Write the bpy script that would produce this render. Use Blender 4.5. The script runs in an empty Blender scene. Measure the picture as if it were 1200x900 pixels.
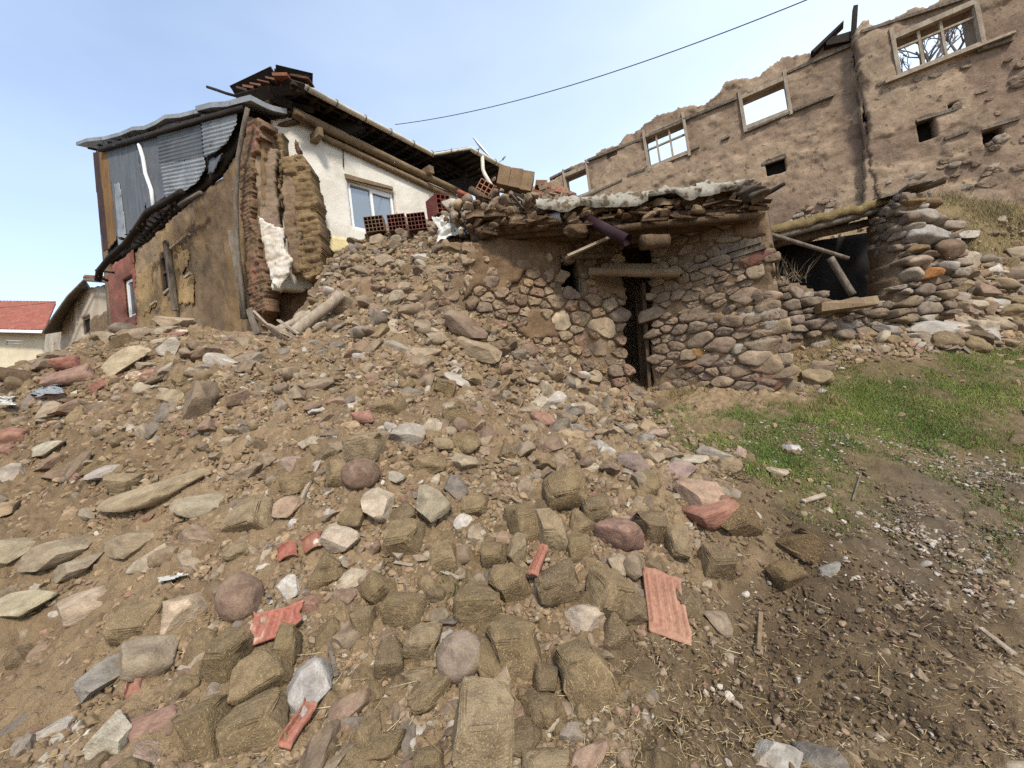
import bpy, bmesh, math, random
import numpy as np
from mathutils import Vector, Matrix
R = math.radians
scn = bpy.context.scene
COL = scn.collection

# ------------------------------------------------------------------ camera
CAM = np.array([0.0, 0.0, 1.6])
FPX, PITCH, ROLL = 470.0, R(2.5), R(7.5)
_f = np.array([0, math.cos(PITCH), math.sin(PITCH)])
_u0 = np.array([0, -math.sin(PITCH), math.cos(PITCH)])
_r0 = np.array([1.0, 0, 0])
_u = math.cos(ROLL)*_u0 + math.sin(ROLL)*_r0
_r = math.cos(ROLL)*_r0 - math.sin(ROLL)*_u0
cam_d = bpy.data.cameras.new('camera')
cam_d.sensor_width = 36.0
cam_d.lens = FPX/1200*36
cam_d.clip_start = 0.05
cam_d.clip_end = 3000
cam = bpy.data.objects.new('camera', cam_d)
COL.objects.link(cam)
M = Matrix(((_r[0], _u[0], -_f[0], CAM[0]), (_r[1], _u[1], -_f[1], CAM[1]), (_r[2], _u[2], -_f[2], CAM[2]), (0, 0, 0, 1)))
cam.matrix_world = M
scn.camera = cam

# ------------------------------------------------------------------ light
SUN_EL, SUN_AZ = R(47), R(163)          # azimuth clockwise from +Y
SUN_STRENGTH, SUN_ANGLE, SKY_STRENGTH, EXPOSURE = 2.25, R(8), 0.15, 1.06
VEIL = (3.9, 4.5, 5.2, 1)
w = bpy.data.worlds.new('World'); scn.world = w; w.use_nodes = True
nt = w.node_tree; nt.nodes.clear()
sky = nt.nodes.new('ShaderNodeTexSky'); sky.sky_type = 'NISHITA'; sky.sun_disc = False
sky.sun_elevation = SUN_EL; sky.sun_rotation = SUN_AZ
sky.altitude = 1200; sky.air_density = 1.0; sky.dust_density = 2.5; sky.ozone_density = 1.0
bg = nt.nodes.new('ShaderNodeBackground'); bg.inputs['Strength'].default_value = SKY_STRENGTH
wo = nt.nodes.new('ShaderNodeOutputWorld')
# thin veil of high cloud over the blue: pale, slightly uneven, denser towards the horizon
tcw = nt.nodes.new('ShaderNodeTexCoord'); sepw = nt.nodes.new('ShaderNodeSeparateXYZ'); nt.links.new(tcw.outputs['Generated'], sepw.inputs[0])
mpw = nt.nodes.new('ShaderNodeMapping'); mpw.inputs['Scale'].default_value = (1, 1, 3); nt.links.new(tcw.outputs['Generated'], mpw.inputs[0])
nzw = nt.nodes.new('ShaderNodeTexNoise'); nzw.inputs['Scale'].default_value = 1.6; nzw.inputs['Detail'].default_value = 5; nt.links.new(mpw.outputs[0], nzw.inputs['Vector'])
rw1 = nt.nodes.new('ShaderNodeMapRange'); rw1.inputs[1].default_value = .05; rw1.inputs[2].default_value = .75; rw1.inputs[3].default_value = .62; rw1.inputs[4].default_value = .26; nt.links.new(sepw.outputs[2], rw1.inputs[0])
rw2 = nt.nodes.new('ShaderNodeMapRange'); rw2.inputs[1].default_value = .3; rw2.inputs[2].default_value = .7; rw2.inputs[3].default_value = -.07; rw2.inputs[4].default_value = .09; nt.links.new(nzw.outputs[0], rw2.inputs[0])
ad0 = nt.nodes.new('ShaderNodeMath'); ad0.operation = 'ADD'; nt.links.new(rw1.outputs[0], ad0.inputs[0]); nt.links.new(rw2.outputs[0], ad0.inputs[1])
rw3 = nt.nodes.new('ShaderNodeMapRange'); rw3.inputs[1].default_value = -.35; rw3.inputs[2].default_value = .6; rw3.inputs[3].default_value = -.10; rw3.inputs[4].default_value = .32; nt.links.new(sepw.outputs[0], rw3.inputs[0])
adw = nt.nodes.new('ShaderNodeMath'); adw.operation = 'ADD'; nt.links.new(ad0.outputs[0], adw.inputs[0]); nt.links.new(rw3.outputs[0], adw.inputs[1]); adw.use_clamp = True
mxw = nt.nodes.new('ShaderNodeMix'); mxw.data_type = 'RGBA'; nt.links.new(adw.outputs[0], mxw.inputs[0]); nt.links.new(sky.outputs[0], mxw.inputs[6]); mxw.inputs[7].default_value = VEIL
nt.links.new(mxw.outputs[2], bg.inputs[0]); nt.links.new(bg.outputs[0], wo.inputs[0])
sd = bpy.data.lights.new('sun', 'SUN'); sd.energy = SUN_STRENGTH; sd.angle = SUN_ANGLE; sd.color = (1.0, 0.94, 0.85)
sun = bpy.data.objects.new('sun', sd); COL.objects.link(sun)
sdir = Vector((math.sin(SUN_AZ)*math.cos(SUN_EL), math.cos(SUN_AZ)*math.cos(SUN_EL), math.sin(SUN_EL)))
sun.rotation_euler = sdir.to_track_quat('Z', 'Y').to_euler()
vs = scn.view_settings
vs.view_transform = 'Standard'; vs.look = 'None'; vs.exposure = EXPOSURE; vs.gamma = 1; vs.use_curve_mapping = False
scn.cycles.max_bounces = 6; scn.cycles.diffuse_bounces = 3; scn.cycles.use_denoising = False
scn.cycles.use_adaptive_sampling = True; scn.cycles.adaptive_threshold = 0.02

# ------------------------------------------------------------------ pixels and points
def ray(px, py):
    return _f + (px-600)/FPX*_r - (py-450)/FPX*_u
def P(px, py, d):
    return CAM + d*ray(px, py)
def depth(p):
    return float(np.dot(np.asarray(p)-CAM, _f))
def pix(p):
    v = np.asarray(p)-CAM
    d = v@_f
    return 600+FPX*(v@_r)/d, 450-FPX*(v@_u)/d, d

# ------------------------------------------------------------------ noise
def _h(ix, iy, iz, seed):
    n = (ix.astype(np.int64)*374761393 + iy.astype(np.int64)*668265263 + iz.astype(np.int64)*2147483647 + seed*974634777) & 0xffffffff
    n = ((n ^ (n >> 13))*1274126177) & 0xffffffff
    n = ((n ^ (n >> 16))*2246822519) & 0xffffffff
    return ((n ^ (n >> 15)) & 0xffffff)/float(0xffffff)
def vnoise(x, y, z=0.0, seed=0):
    x = np.asarray(x, float); y = np.asarray(y, float)+0*x; z = np.asarray(z, float)+0*x
    ix, iy, iz = np.floor(x), np.floor(y), np.floor(z)
    fx, fy, fz = x-ix, y-iy, z-iz
    fx = fx*fx*fx*(fx*(fx*6-15)+10); fy = fy*fy*fy*(fy*(fy*6-15)+10); fz = fz*fz*fz*(fz*(fz*6-15)+10)
    def L(a, b, t): return a+(b-a)*t
    c = [[[_h(ix+i, iy+j, iz+k, seed) for k in (0, 1)] for j in (0, 1)] for i in (0, 1)]
    a = L(L(c[0][0][0], c[1][0][0], fx), L(c[0][1][0], c[1][1][0], fx), fy)
    b = L(L(c[0][0][1], c[1][0][1], fx), L(c[0][1][1], c[1][1][1], fx), fy)
    return L(a, b, fz)*2-1
def fbm(x, y, z=0.0, seed=0, oct=4, gain=.5, lac=2.03):
    s = 0; a = 1; t = 0
    for i in range(oct):
        s = s + a*vnoise(np.asarray(x)*lac**i, np.asarray(y)*lac**i, np.asarray(z)*lac**i, seed+i*17)
        t += a; a *= gain
    return s/t
def worley(x, y, seed=0):
    """distance to nearest feature point (2-D)"""
    ix, iy = np.floor(x), np.floor(y)
    best = np.full(np.shape(x), 9.0)
    for i in (-1, 0, 1):
        for j in (-1, 0, 1):
            cx = ix+i; cy = iy+j; z0 = np.zeros_like(cx)
            px = cx+_h(cx, cy, z0, seed); py = cy+_h(cx, cy, z0+1, seed)
            best = np.minimum(best, (px-x)**2+(py-y)**2)
    return np.sqrt(best)
def in_poly(x, y, poly):
    c = np.zeros(np.shape(x), bool); n = len(poly)
    for i in range(n):
        x1, y1 = poly[i]; x2, y2 = poly[(i+1) % n]
        if y1 == y2: continue
        c ^= ((y1 > y) != (y2 > y)) & (x < (x2-x1)*(y-y1)/(y2-y1)+x1)
    return c
def sdf_poly(x, y, poly):
    """positive inside"""
    d = np.full(np.shape(x), 1e9); n = len(poly)
    for i in range(n):
        ax, ay = poly[i]; bx, by = poly[(i+1) % n]
        dx, dy = bx-ax, by-ay; L2 = dx*dx+dy*dy+1e-12
        t = np.clip(((x-ax)*dx+(y-ay)*dy)/L2, 0, 1)
        d = np.minimum(d, np.hypot(x-ax-t*dx, y-ay-t*dy))
    return np.where(in_poly(x, y, poly), d, -d)

# ------------------------------------------------------------------ colours and materials
def lin(c, k=1.0):
    return tuple((((v/255)/12.92 if v/255 <= .04045 else ((v/255+.055)/1.055)**2.4))*k for v in c)
MATS = {}
def mat(name, c1, c2=None, c3=None, scale=6, spot=20, spot_at=.62, rough=.9, bump=.3, bscale=40, source=None, metal=0.0, aniso=None, grain=.25, spec=.25, straw=None, vary=.5):
    """Procedural surface: two tones mixed by a noise, a third in spots, fine grain, bump. source: None, 'attr' (colour attribute Col) or 'object' (object colour)."""
    if name in MATS: return MATS[name]
    m = bpy.data.materials.new(name); m.use_nodes = True; MATS[name] = m
    nt = m.node_tree; N = nt.nodes; N.clear(); L = nt.links
    out = N.new('ShaderNodeOutputMaterial'); bs = N.new('ShaderNodeBsdfPrincipled')
    L.new(bs.outputs[0], out.inputs[0])
    bs.inputs['Roughness'].default_value = rough; bs.inputs['Metallic'].default_value = metal
    bs.inputs['Specular IOR Level'].default_value = spec
    tc = N.new('ShaderNodeTexCoord'); mp = N.new('ShaderNodeMapping'); L.new(tc.outputs['Object'], mp.inputs[0])
    if aniso: mp.inputs['Scale'].default_value = aniso
    vec = mp.outputs[0]
    if source == 'object':
        oi = N.new('ShaderNodeObjectInfo'); ad = N.new('ShaderNodeVectorMath'); ad.operation = 'MULTIPLY_ADD'
        cb = N.new('ShaderNodeCombineXYZ')
        for k in range(3): L.new(oi.outputs['Random'], cb.inputs[k])
        ad.inputs[1].default_value = (37, 53, 71); L.new(cb.outputs[0], ad.inputs[0]); L.new(vec, ad.inputs[2]); vec = ad.outputs[0]
    def noise(sc, det=5, dist=0.0):
        n = N.new('ShaderNodeTexNoise'); n.inputs['Scale'].default_value = sc; n.inputs['Detail'].default_value = det
        n.inputs['Roughness'].default_value = .6; n.inputs['Distortion'].default_value = dist; L.new(vec, n.inputs['Vector']); return n.outputs[0]
    def ramp(fac, a, b):
        r = N.new('ShaderNodeMapRange'); r.inputs[1].default_value = a; r.inputs[2].default_value = b; L.new(fac, r.inputs[0]); return r.outputs[0]
    def mix(fac, a, b, mode='MIX'):
        x = N.new('ShaderNodeMix'); x.data_type = 'RGBA'; x.blend_type = mode
        if isinstance(fac, float): x.inputs[0].default_value = fac
        else: L.new(fac, x.inputs[0])
        for i, v in ((6, a), (7, b)):
            if isinstance(v, tuple): x.inputs[i].default_value = (*v[:3], 1)
            else: L.new(v, x.inputs[i])
        return x.outputs[2]
    if source == 'attr':
        at = N.new('ShaderNodeAttribute'); at.attribute_name = 'Col'; base = at.outputs['Color']
    elif source == 'object':
        base = oi.outputs['Color']
    else: base = tuple(c1)
    n1 = ramp(noise(scale, 5, .4), .35, .65)
    if source:
        d1 = mix(1.0, base, (1-vary*.55, 1-vary*.6, 1-vary*.65), 'MULTIPLY'); d2 = mix(1.0, base, (1+vary*.35, 1+vary*.33, 1+vary*.28), 'MULTIPLY')
        col = mix(n1, d1, d2)
        if c2: col = mix(ramp(noise(scale*.55+.31, 3, .8), .52, .68), col, mix(.6, base, tuple(c2)))
    else:
        col = mix(n1, base, tuple(c2 or c1))
    if c3: col = mix(ramp(noise(spot, 4, .3), spot_at, spot_at+.07), col, tuple(c3))
    if grain:
        g = ramp(noise(bscale*1.7, 3), .3, .7)
        gm = N.new('ShaderNodeMapRange'); gm.inputs[3].default_value = 1-grain; gm.inputs[4].default_value = 1+grain; L.new(g, gm.inputs[0])
        cc = N.new('ShaderNodeCombineColor')
        for k in range(3): L.new(gm.outputs[0], cc.inputs[k])
        col = mix(1.0, col, cc.outputs[0], 'MULTIPLY')
    if straw:
        prev = None
        for ang, ax in ((.5, 0), (2.1, 1)):
            m2 = N.new('ShaderNodeMapping'); m2.inputs['Rotation'].default_value = (ang, ang*1.3, ang*.7); L.new(vec, m2.inputs[0])
            m3 = N.new('ShaderNodeMapping'); m3.inputs['Scale'].default_value = (straw*.12, straw, straw); L.new(m2.outputs[0], m3.inputs[0])
            v = N.new('ShaderNodeTexVoronoi'); v.inputs['Scale'].default_value = 1.0; L.new(m3.outputs[0], v.inputs['Vector'])
            r = ramp(v.outputs['Distance'], .22, .14)
            col = mix(r, col, lin((172, 150, 104), .75))
    if isinstance(col, tuple): bs.inputs['Base Color'].default_value = (*col, 1)
    else: L.new(col, bs.inputs['Base Color'])
    if bump:
        b = N.new('ShaderNodeBump'); b.inputs['Strength'].default_value = bump; b.inputs['Distance'].default_value = .02
        ma = N.new('ShaderNodeMath'); ma.operation = 'MULTIPLY_ADD'; ma.inputs[1].default_value = .5
        L.new(noise(bscale*.3, 4), ma.inputs[2]); L.new(noise(bscale, 6), ma.inputs[0]); L.new(ma.outputs[0], b.inputs['Height']); L.new(b.outputs[0], bs.inputs['Normal'])
    return m

# ------------------------------------------------------------------ objects
def tag(o, label=None, cat=None, group=None, kind=None):
    if label: o['label'] = label
    if cat: o['category'] = cat
    if group: o['group'] = group
    if kind: o['kind'] = kind
    return o
def thing(name, label, cat, loc=(0, 0, 0), group=None):
    o = bpy.data.objects.new(name, None); COL.objects.link(o); o.empty_display_size = .2
    o.location = tuple(loc)
    bpy.context.view_layer.update() if False else None
    return tag(o, label, cat, group)
def link(name, me, material, parent=None):
    if material: me.materials.append(material)
    o = bpy.data.objects.new(name, me); COL.objects.link(o)
    if parent is not None:
        o.parent = parent
        top = parent; off = Vector((0, 0, 0))
        while top is not None:
            off += Vector(top.location); top = top.parent
        if off.length: me.transform(Matrix.Translation(-off))
    return o
class NB:
    """collects geometry as numpy arrays and builds ONE mesh object"""
    def __init__(s): s.V = []; s.F = []; s.C = []; s.n = 0
    def add(s, V, F, col=None):
        V = np.asarray(V, float)
        s.V.append(V)
        for f in ([F] if isinstance(F, np.ndarray) else _split(F)): s.F.append(f+s.n)
        if col is not None: s.C.append(np.broadcast_to(np.asarray(col, float)[..., :3], (len(V), 3)))
        s.n += len(V)
    def mesh(s, name, smooth=True, sharp=None):
        me = bpy.data.meshes.new(name)
        V = np.concatenate(s.V) if s.V else np.zeros((0, 3))
        me.vertices.add(len(V)); me.vertices.foreach_set('co', V.astype(np.float32).ravel())
        li = np.concatenate([f.ravel() for f in s.F]); ls = np.concatenate([np.full(len(f), f.shape[1]) for f in s.F])
        me.loops.add(len(li)); me.loops.foreach_set('vertex_index', li.astype(np.int32))
        st = np.concatenate(([0], np.cumsum(ls)[:-1]))
        me.polygons.add(len(ls)); me.polygons.foreach_set('loop_start', st.astype(np.int32))
        me.polygons.foreach_set('use_smooth', np.full(len(ls), smooth))
        if s.C:
            C = np.concatenate(s.C); a = me.color_attributes.new('Col', 'FLOAT_COLOR', 'POINT')
            a.data.foreach_set('color', np.concatenate([C, np.ones((len(C), 1))], 1).astype(np.float32).ravel())
        me.update(calc_edges=True); me.validate()
        if sharp: me.set_sharp_from_angle(angle=R(sharp))
        return me
    def build(s, name, material, parent=None, smooth=True, sharp=None):
        return link(name, s.mesh(name, smooth, sharp), material, parent)
    # shapes
    def box(s, c, ax, half, col=None, jit=0, rng=None):
        """box: centre, 3 unit axes (rows), half sizes"""
        c = np.asarray(c, float); ax = np.asarray(ax, float)
        V = np.array([[x, y, z] for x in (-1, 1) for y in (-1, 1) for z in (-1, 1)], float)*np.asarray(half)
        if jit: V = V + (rng or NR).uniform(-jit, jit, V.shape)
        V = c+V@ax
        F = np.array([[0, 1, 3, 2], [4, 6, 7, 5], [0, 4, 5, 1], [2, 3, 7, 6], [0, 2, 6, 4], [1, 5, 7, 3]])
        if np.linalg.det(ax) < 0: F = F[:, ::-1]
        s.add(V, F, col)
    def bar(s, a, b, w, h, up=(0, 0, 1), col=None, jit=0):
        a = np.asarray(a, float); b = np.asarray(b, float); d = b-a; L = np.linalg.norm(d); d /= L
        up = np.asarray(up, float); sd = np.cross(d, up); sd /= np.linalg.norm(sd); u2 = np.cross(sd, d)
        s.box((a+b)/2, [d, sd, u2], (L/2, w/2, h/2), col, jit)
    def tube(s, pts, r, n=10, col=None, rough=0, seed=0, caps=True):
        pts = np.asarray(pts, float); k = len(pts); r = np.broadcast_to(np.asarray(r, float), (k,))
        T = np.gradient(pts, axis=0); T /= np.linalg.norm(T, axis=1)[:, None]
        ref = np.array([0, 0, 1.0]) if abs(T[:, 2]).mean() < .8 else np.array([1.0, 0, 0])
        V = []
        ph = np.linspace(0, 2*math.pi, n, endpoint=False)
        for i in range(k):
            a = np.cross(T[i], ref); a /= np.linalg.norm(a); b = np.cross(a, T[i])
            rr = r[i]*np.ones(n)
            if rough: rr = rr*(1+rough*fbm(np.cos(ph)*1.5+seed*3.7, np.sin(ph)*1.5, i*.35+seed, seed, 3))
            V.append(pts[i]+(np.cos(ph)*rr)[:, None]*a+(np.sin(ph)*rr)[:, None]*b)
        V = np.concatenate(V); F = []
        j = np.arange(n); j2 = (j+1) % n
        for i in range(k-1): F.append(np.stack([i*n+j, i*n+j2, (i+1)*n+j2, (i+1)*n+j], 1))
        if caps:
            c0 = len(V); V = np.concatenate([V, pts[:1], pts[-1:]])
            s.add(V, np.concatenate(F), col); base = s.n-len(V)
            s.F.append(np.stack([np.full(n, c0), j2, j], 1)+base); s.F.append(np.stack([np.full(n, c0+1), (k-1)*n+j, (k-1)*n+j2], 1)+base)
        else: s.add(V, np.concatenate(F), col)
    def log(s, a, b, r1, r2, seed=0, bend=.03, rough=.18, k=9, n=12, col=None):
        a = np.asarray(a, float); b = np.asarray(b, float); t = np.linspace(0, 1, k)
        L = np.linalg.norm(b-a)
        pts = a+(b-a)*t[:, None]+np.stack([vnoise(t*3, seed, 1.5, seed), vnoise(t*3, seed, 7.5, seed+1), vnoise(t*3, seed, 3.5, seed+2)], 1)*bend*L*.5
        s.tube(pts, r1+(r2-r1)*t, n, col, rough, seed)
    def prism(s, poly3, ext, col=None):
        """polygon (k,3) extruded by vector ext"""
        A = np.asarray(poly3, float); k = len(A); V = np.concatenate([A, A+np.asarray(ext)])
        base = s.n; s.add(V, np.array([[i, (i+1) % k, (i+1) % k+k, i+k] for i in range(k)]), col)
        s.F.append(np.arange(k)[None, ::-1]+base); s.F.append(np.arange(k)[None, :]+k+base)
def _split(F):
    q = [f for f in F if len(f) == 4]; t = [f for f in F if len(f) == 3]
    return [np.array(x) for x in (q, t) if x]
NR = np.random.default_rng(11); RN = random.Random(5)

class Plane:
    """vertical facade plane through plan points A, B; s along A>B, z up, n towards the camera"""
    def __init__(s, A, B):
        s.A = np.array([A[0], A[1], 0.0]); d = np.array([B[0]-A[0], B[1]-A[1], 0.0]); s.L = np.linalg.norm(d); s.u = d/s.L
        s.n = np.array([s.u[1], -s.u[0], 0.0])
        if np.dot(s.n, CAM-s.A) < 0: s.n = -s.n
    def at(s, S, z, off=0.0): return s.A+s.u*S+s.n*off+np.array([0, 0, z])
    def pts(s, S, Z, O): return s.A+np.outer(S, s.u)+np.outer(O, s.n)+np.outer(Z, [0, 0, 1.0])
    def sz(s, px, py, off=0.0):
        d = ray(px, py); o = s.A+s.n*off
        t = np.dot(o-CAM, s.n)/np.dot(d, s.n); p = CAM+t*d
        return float(np.dot(p-s.A, s.u)), float(p[2])
    def p3(s, px, py, off=0.0):
        S, z = s.sz(px, py, off); return s.at(S, z, off)
    def poly(s, pl, off=0.0): return [s.sz(x, y, off) for x, y in pl]
    def rect(s, pl, off=0.0):
        q = s.poly(pl, off); return min(a for a, b in q), max(a for a, b in q), min(b for a, b in q), max(b for a, b in q)
def Z(o, k): return lambda pts: [(o[0]+x/k, o[1]+y/k) for x, y in pts]
z1 = Z((80, 60), 2.647); z2 = Z((300, 80), 3.75); z3 = Z((480, 160), 3.75); z4 = Z((640, 200), 3.216)
z5 = Z((640, 0), 2.143); z6 = Z((880, 200), 3.216); z7 = Z((0, 300), 3.75)

def slab(pl, poly, thick=.3, res=.05, holes=(), off=0.0, disp=None, crumble=.05, seed=0, colf=None, jit=.25, edge=0.03, cf=2.2):
    """wall of real thickness: poly and holes in (s, z); crumbling outline, relief on the front face. holes: rects (s0,s1,z0,z1) or polys"""
    S0 = min(a for a, b in poly)-.1; S1 = max(a for a, b in poly)+.1; Z0 = min(b for a, b in poly)-.1; Z1 = max(b for a, b in poly)+.1
    ns = int((S1-S0)/res)+2; nz = int((Z1-Z0)/res)+2
    s_, z_ = np.meshgrid(S0+np.arange(ns)*res, Z0+np.arange(nz)*res, indexing='ij')
    cs = (s_[:-1, :-1]+res/2); cz = (z_[:-1, :-1]+res/2)
    ws = cs+crumble*fbm(cs*cf, cz*cf, seed*1.3, seed, 4); wz = cz+crumble*fbm(cs*cf, cz*cf, seed*1.3+40, seed+5, 4)
    m = in_poly(ws, wz, poly)
    for h in holes:
        if len(h) == 4 and not isinstance(h[0], tuple): m &= ~((cs > h[0]) & (cs < h[1]) & (cz > h[2]) & (cz < h[3]))
        else: m &= ~in_poly(ws, wz, h)
    # boundary smoothing
    mp = np.zeros((ns+1, nz+1)); mp[1:-1, 1:-1] = 0
    mp[1:ns, 1:nz] = m
    cnt = mp[:-1, :-1]+mp[1:, :-1]+mp[:-1, 1:]+mp[1:, 1:]
    csp = np.zeros((ns+1, nz+1)); czp = np.zeros((ns+1, nz+1)); csp[1:ns, 1:nz] = cs*m; czp[1:ns, 1:nz] = cz*m
    ms = csp[:-1, :-1]+csp[1:, :-1]+csp[:-1, 1:]+csp[1:, 1:]; mz = czp[:-1, :-1]+czp[1:, :-1]+czp[:-1, 1:]+czp[1:, 1:]
    bd = (cnt > 0) & (cnt < 4)
    with np.errstate(invalid='ignore', divide='ignore'):
        s2 = np.where(bd, s_*.45+(ms/cnt)*.55, s_); zz2 = np.where(bd, z_*.45+(mz/cnt)*.55, z_)
    if jit:
        s2 = s2+np.where(bd, 0, 1)*NR.uniform(-jit, jit, s2.shape)*res*.4; zz2 = zz2+np.where(bd, 0, 1)*NR.uniform(-jit, jit, s2.shape)*res*.4
    D = (disp(s2, zz2) if disp else 0*s2)-np.where(bd, edge, 0)
    used = cnt > 0
    idx = -np.ones((ns, nz), int); nu = int(used.sum()); idx[used] = np.arange(nu)
    Vf = pl.pts(s2[used], zz2[used], off+D[used]); Vb = pl.pts(s2[used], zz2[used], np.full(nu, off-thick))
    i, j = np.nonzero(m)
    a, b, c, d = idx[i, j], idx[i+1, j], idx[i+1, j+1], idx[i, j+1]
    fl = np.dot(np.cross(pl.u, [0, 0, 1.0]), pl.n) > 0
    q = np.stack([a, b, c, d], 1); qb = q[:, ::-1]+nu
    side = []
    mpad = np.zeros((ns+1, nz+1), bool); mpad[1:ns, 1:nz] = m
    for (di, dj, p, r) in ((-1, 0, 3, 0), (1, 0, 1, 2), (0, -1, 0, 1), (0, 1, 2, 3)):
        open_ = ~mpad[i+1+di, j+1+dj]
        e0 = q[open_, p]; e1 = q[open_, r]
        side.append(np.stack([e1, e0, e0+nu, e1+nu], 1))
    F = np.concatenate([q, qb]+side)
    if not fl: F = F[:, ::-1]
    V = np.concatenate([Vf, Vb])
    col = None
    if colf is not None:
        c_ = colf(s2[used], zz2[used]); col = np.concatenate([c_, c_])
    return V, F, col
# ------------------------------------------------------------------ terrain
CTRL_PX = [
 (0,900,1.7),(300,900,1.6),(600,900,1.6),(900,900,1.65),(1200,900,1.7),
 (0,780,2.4),(300,750,2.1),(600,750,2.15),(750,710,2.3),(900,750,2.3),(1200,750,2.4),
 (0,600,3.4),(300,600,2.9),(600,600,2.9),(850,600,3.0),(1000,600,3.2),(1200,600,3.4),
 (0,500,4.2),(200,480,4.0),(400,480,4.0),(600,500,4.2),(800,500,4.8),(1000,500,4.5),(1200,500,4.6),
 (500,440,4.9),(600,456,5.5),(535,300,6.7),(520,340,6.2),(515,390,5.6),(565,290,7.0),(700,472,5.9),(750,464,6.5),(830,462,5.7),(905,460,5.4),(1000,405,6.4),(1100,404,6.3),(1200,388,6.8),
 (0,440,5.2),(100,396,5.6),(200,380,6.0),(300,388,6.2),(400,372,6.3),(450,310,7.3),(500,282,7.4),(545,272,7.6),
 (420,286,8.6),(500,262,10.0),(385,302,8.0),(362,348,7.5),(346,378,7.1),(300,398,8.2),(340,396,7.4),(250,398,8.6),(200,398,9.4),(150,402,10.5),(330,398,9.0),(960,352,8.6),(1010,352,8.6),
 (1150,345,7.3),(1200,330,7.6),(1130,262,8.3),(1200,228,8.8),(1060,240,9.3),(940,265,10.6),
 (960,352,7.2),
]
CTRL = [P(*c) for c in CTRL_PX]
CTRL += [np.array(c, float) for c in [
 (0,0.3,.02),(2.5,0.2,-.25),(-2.5,.3,.3),(0,-4,-.8),(5,-4,-1.4),(-6,-4,0),(6,1.5,-.6),(-5,2,1.3),(9,4,0.3),(12,8,3.6),
 (-9,6,2.3),(-14,10,2.2),(-9,14,3.0),(-20,24,3.0),(-5,16,4.6),(0,11,4.2),(2.5,9,2.6),(1,8.4,2.4),(4,9.3,3.3),(4,14,5.0),(10,13,5.6),(2,20,5.6),(14,20,7),(20,8,4),
 (0,-20,-5),(25,-20,-7),(-25,-20,-3),(30,0,-1),(-30,0,1),(30,30,8),(0,40,7),(-30,30,3),(-35,45,3.5)]]
CTRL = np.array(CTRL)
def _tps(r2): return 0.5*r2*np.log(r2+1e-9)
def _fit():
    X = CTRL[:, :2]; n = len(X)
    K = _tps(((X[:, None]-X[None])**2).sum(-1)) + np.eye(n)*.05
    Q = np.c_[np.ones(n), X]
    A = np.block([[K, Q], [Q.T, np.zeros((3, 3))]])
    return np.linalg.solve(A, np.r_[CTRL[:, 2], 0, 0, 0])
_W = _fit()
def base_h(x, y):
    x = np.asarray(x, float); y = np.asarray(y, float); sh = x.shape; x = x.ravel(); y = y.ravel()
    rr = np.hypot(x, y); k = np.where(rr > 45, 45/np.maximum(rr, 1e-6), 1); x = x*k; y = y*k
    z = _W[-3]+_W[-2]*x+_W[-1]*y
    for i in range(len(CTRL)):
        z = z+_W[i]*_tps((x-CTRL[i, 0])**2+(y-CTRL[i, 1])**2)
    return z.reshape(sh)
_GX0, _GY0, _GS, _GNX, _GNY = -17.0, -3.0, .05, 760, 560
_GH = base_h(*np.meshgrid(_GX0+np.arange(_GNX)*_GS, _GY0+np.arange(_GNY)*_GS, indexing='ij'))
_exact = base_h
def base_h(x, y):
    x = np.asarray(x, float); y = np.asarray(y, float)
    u = (x-_GX0)/_GS; v = (y-_GY0)/_GS; ok = (u >= 0) & (v >= 0) & (u < _GNX-1.01) & (v < _GNY-1.01)
    u = np.clip(u, 0, _GNX-1.01); v = np.clip(v, 0, _GNY-1.01); i = u.astype(int); j = v.astype(int); a = u-i; b = v-j
    z = (_GH[i, j]*(1-a)+_GH[i+1, j]*a)*(1-b)+(_GH[i, j+1]*(1-a)+_GH[i+1, j+1]*a)*b
    if not ok.all():
        z = np.array(z); bad = ~ok; z[bad] = _exact(x[bad], y[bad])
    return z
def hit(px, py, f=None, tmax=30):
    """first point where the rays through the pixels meet the ground"""
    px = np.atleast_1d(np.asarray(px, float)); py = np.atleast_1d(np.asarray(py, float))
    d = _f+((px-600)/FPX)[:, None]*_r-((py-450)/FPX)[:, None]*_u
    t = np.geomspace(.6, tmax, 420)
    p = CAM+d[:, None, :]*t[None, :, None]
    below = p[..., 2] < (f or mid_h)(p[..., 0], p[..., 1])
    k = np.where(below.any(1), below.argmax(1), len(t)-1); k = np.maximum(k, 1)
    lo = t[k-1]; hi = t[k]
    for _ in range(7):
        m_ = (lo+hi)/2; q = CAM+d*m_[:, None]; b = q[:, 2] < (f or mid_h)(q[:, 0], q[:, 1])
        hi = np.where(b, m_, hi); lo = np.where(b, lo, m_)
    return CAM+d*((lo+hi)/2)[:, None], below.any(1)
def world_poly(pp):
    q, ok = hit([a for a, b in pp], [b for a, b in pp], base_h)
    return [(a[0], a[1]) for a in q]
POLY_GRASS = world_poly([(770,490),(830,505),(868,490),(920,470),(1000,412),(1100,408),(1200,392),(1200,545),(1120,520),(1040,540),(990,565),(950,590),(900,560),(860,535),(800,520)])
POLY_DARK = world_poly([(845,535),(900,565),(960,585),(1000,560),(1200,530),(1200,899),(700,899),(735,830),(770,770),(830,720),(830,650),(880,610)])
POLY_GRAVEL = world_poly([(985,590),(1010,560),(1100,520),(1200,560),(1200,650),(1080,660),(1000,640)])
POLY_STEP = world_poly([(770,470),(900,465),(960,450),(990,470),(900,520),(830,510)])
POLY_BANK = [tuple(P(*c)[:2]) for c in [(1085,350,7.4),(1250,330,7.4),(1400,200,9.5),(1100,215,9.6),(1090,260,8.2)]]
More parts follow.
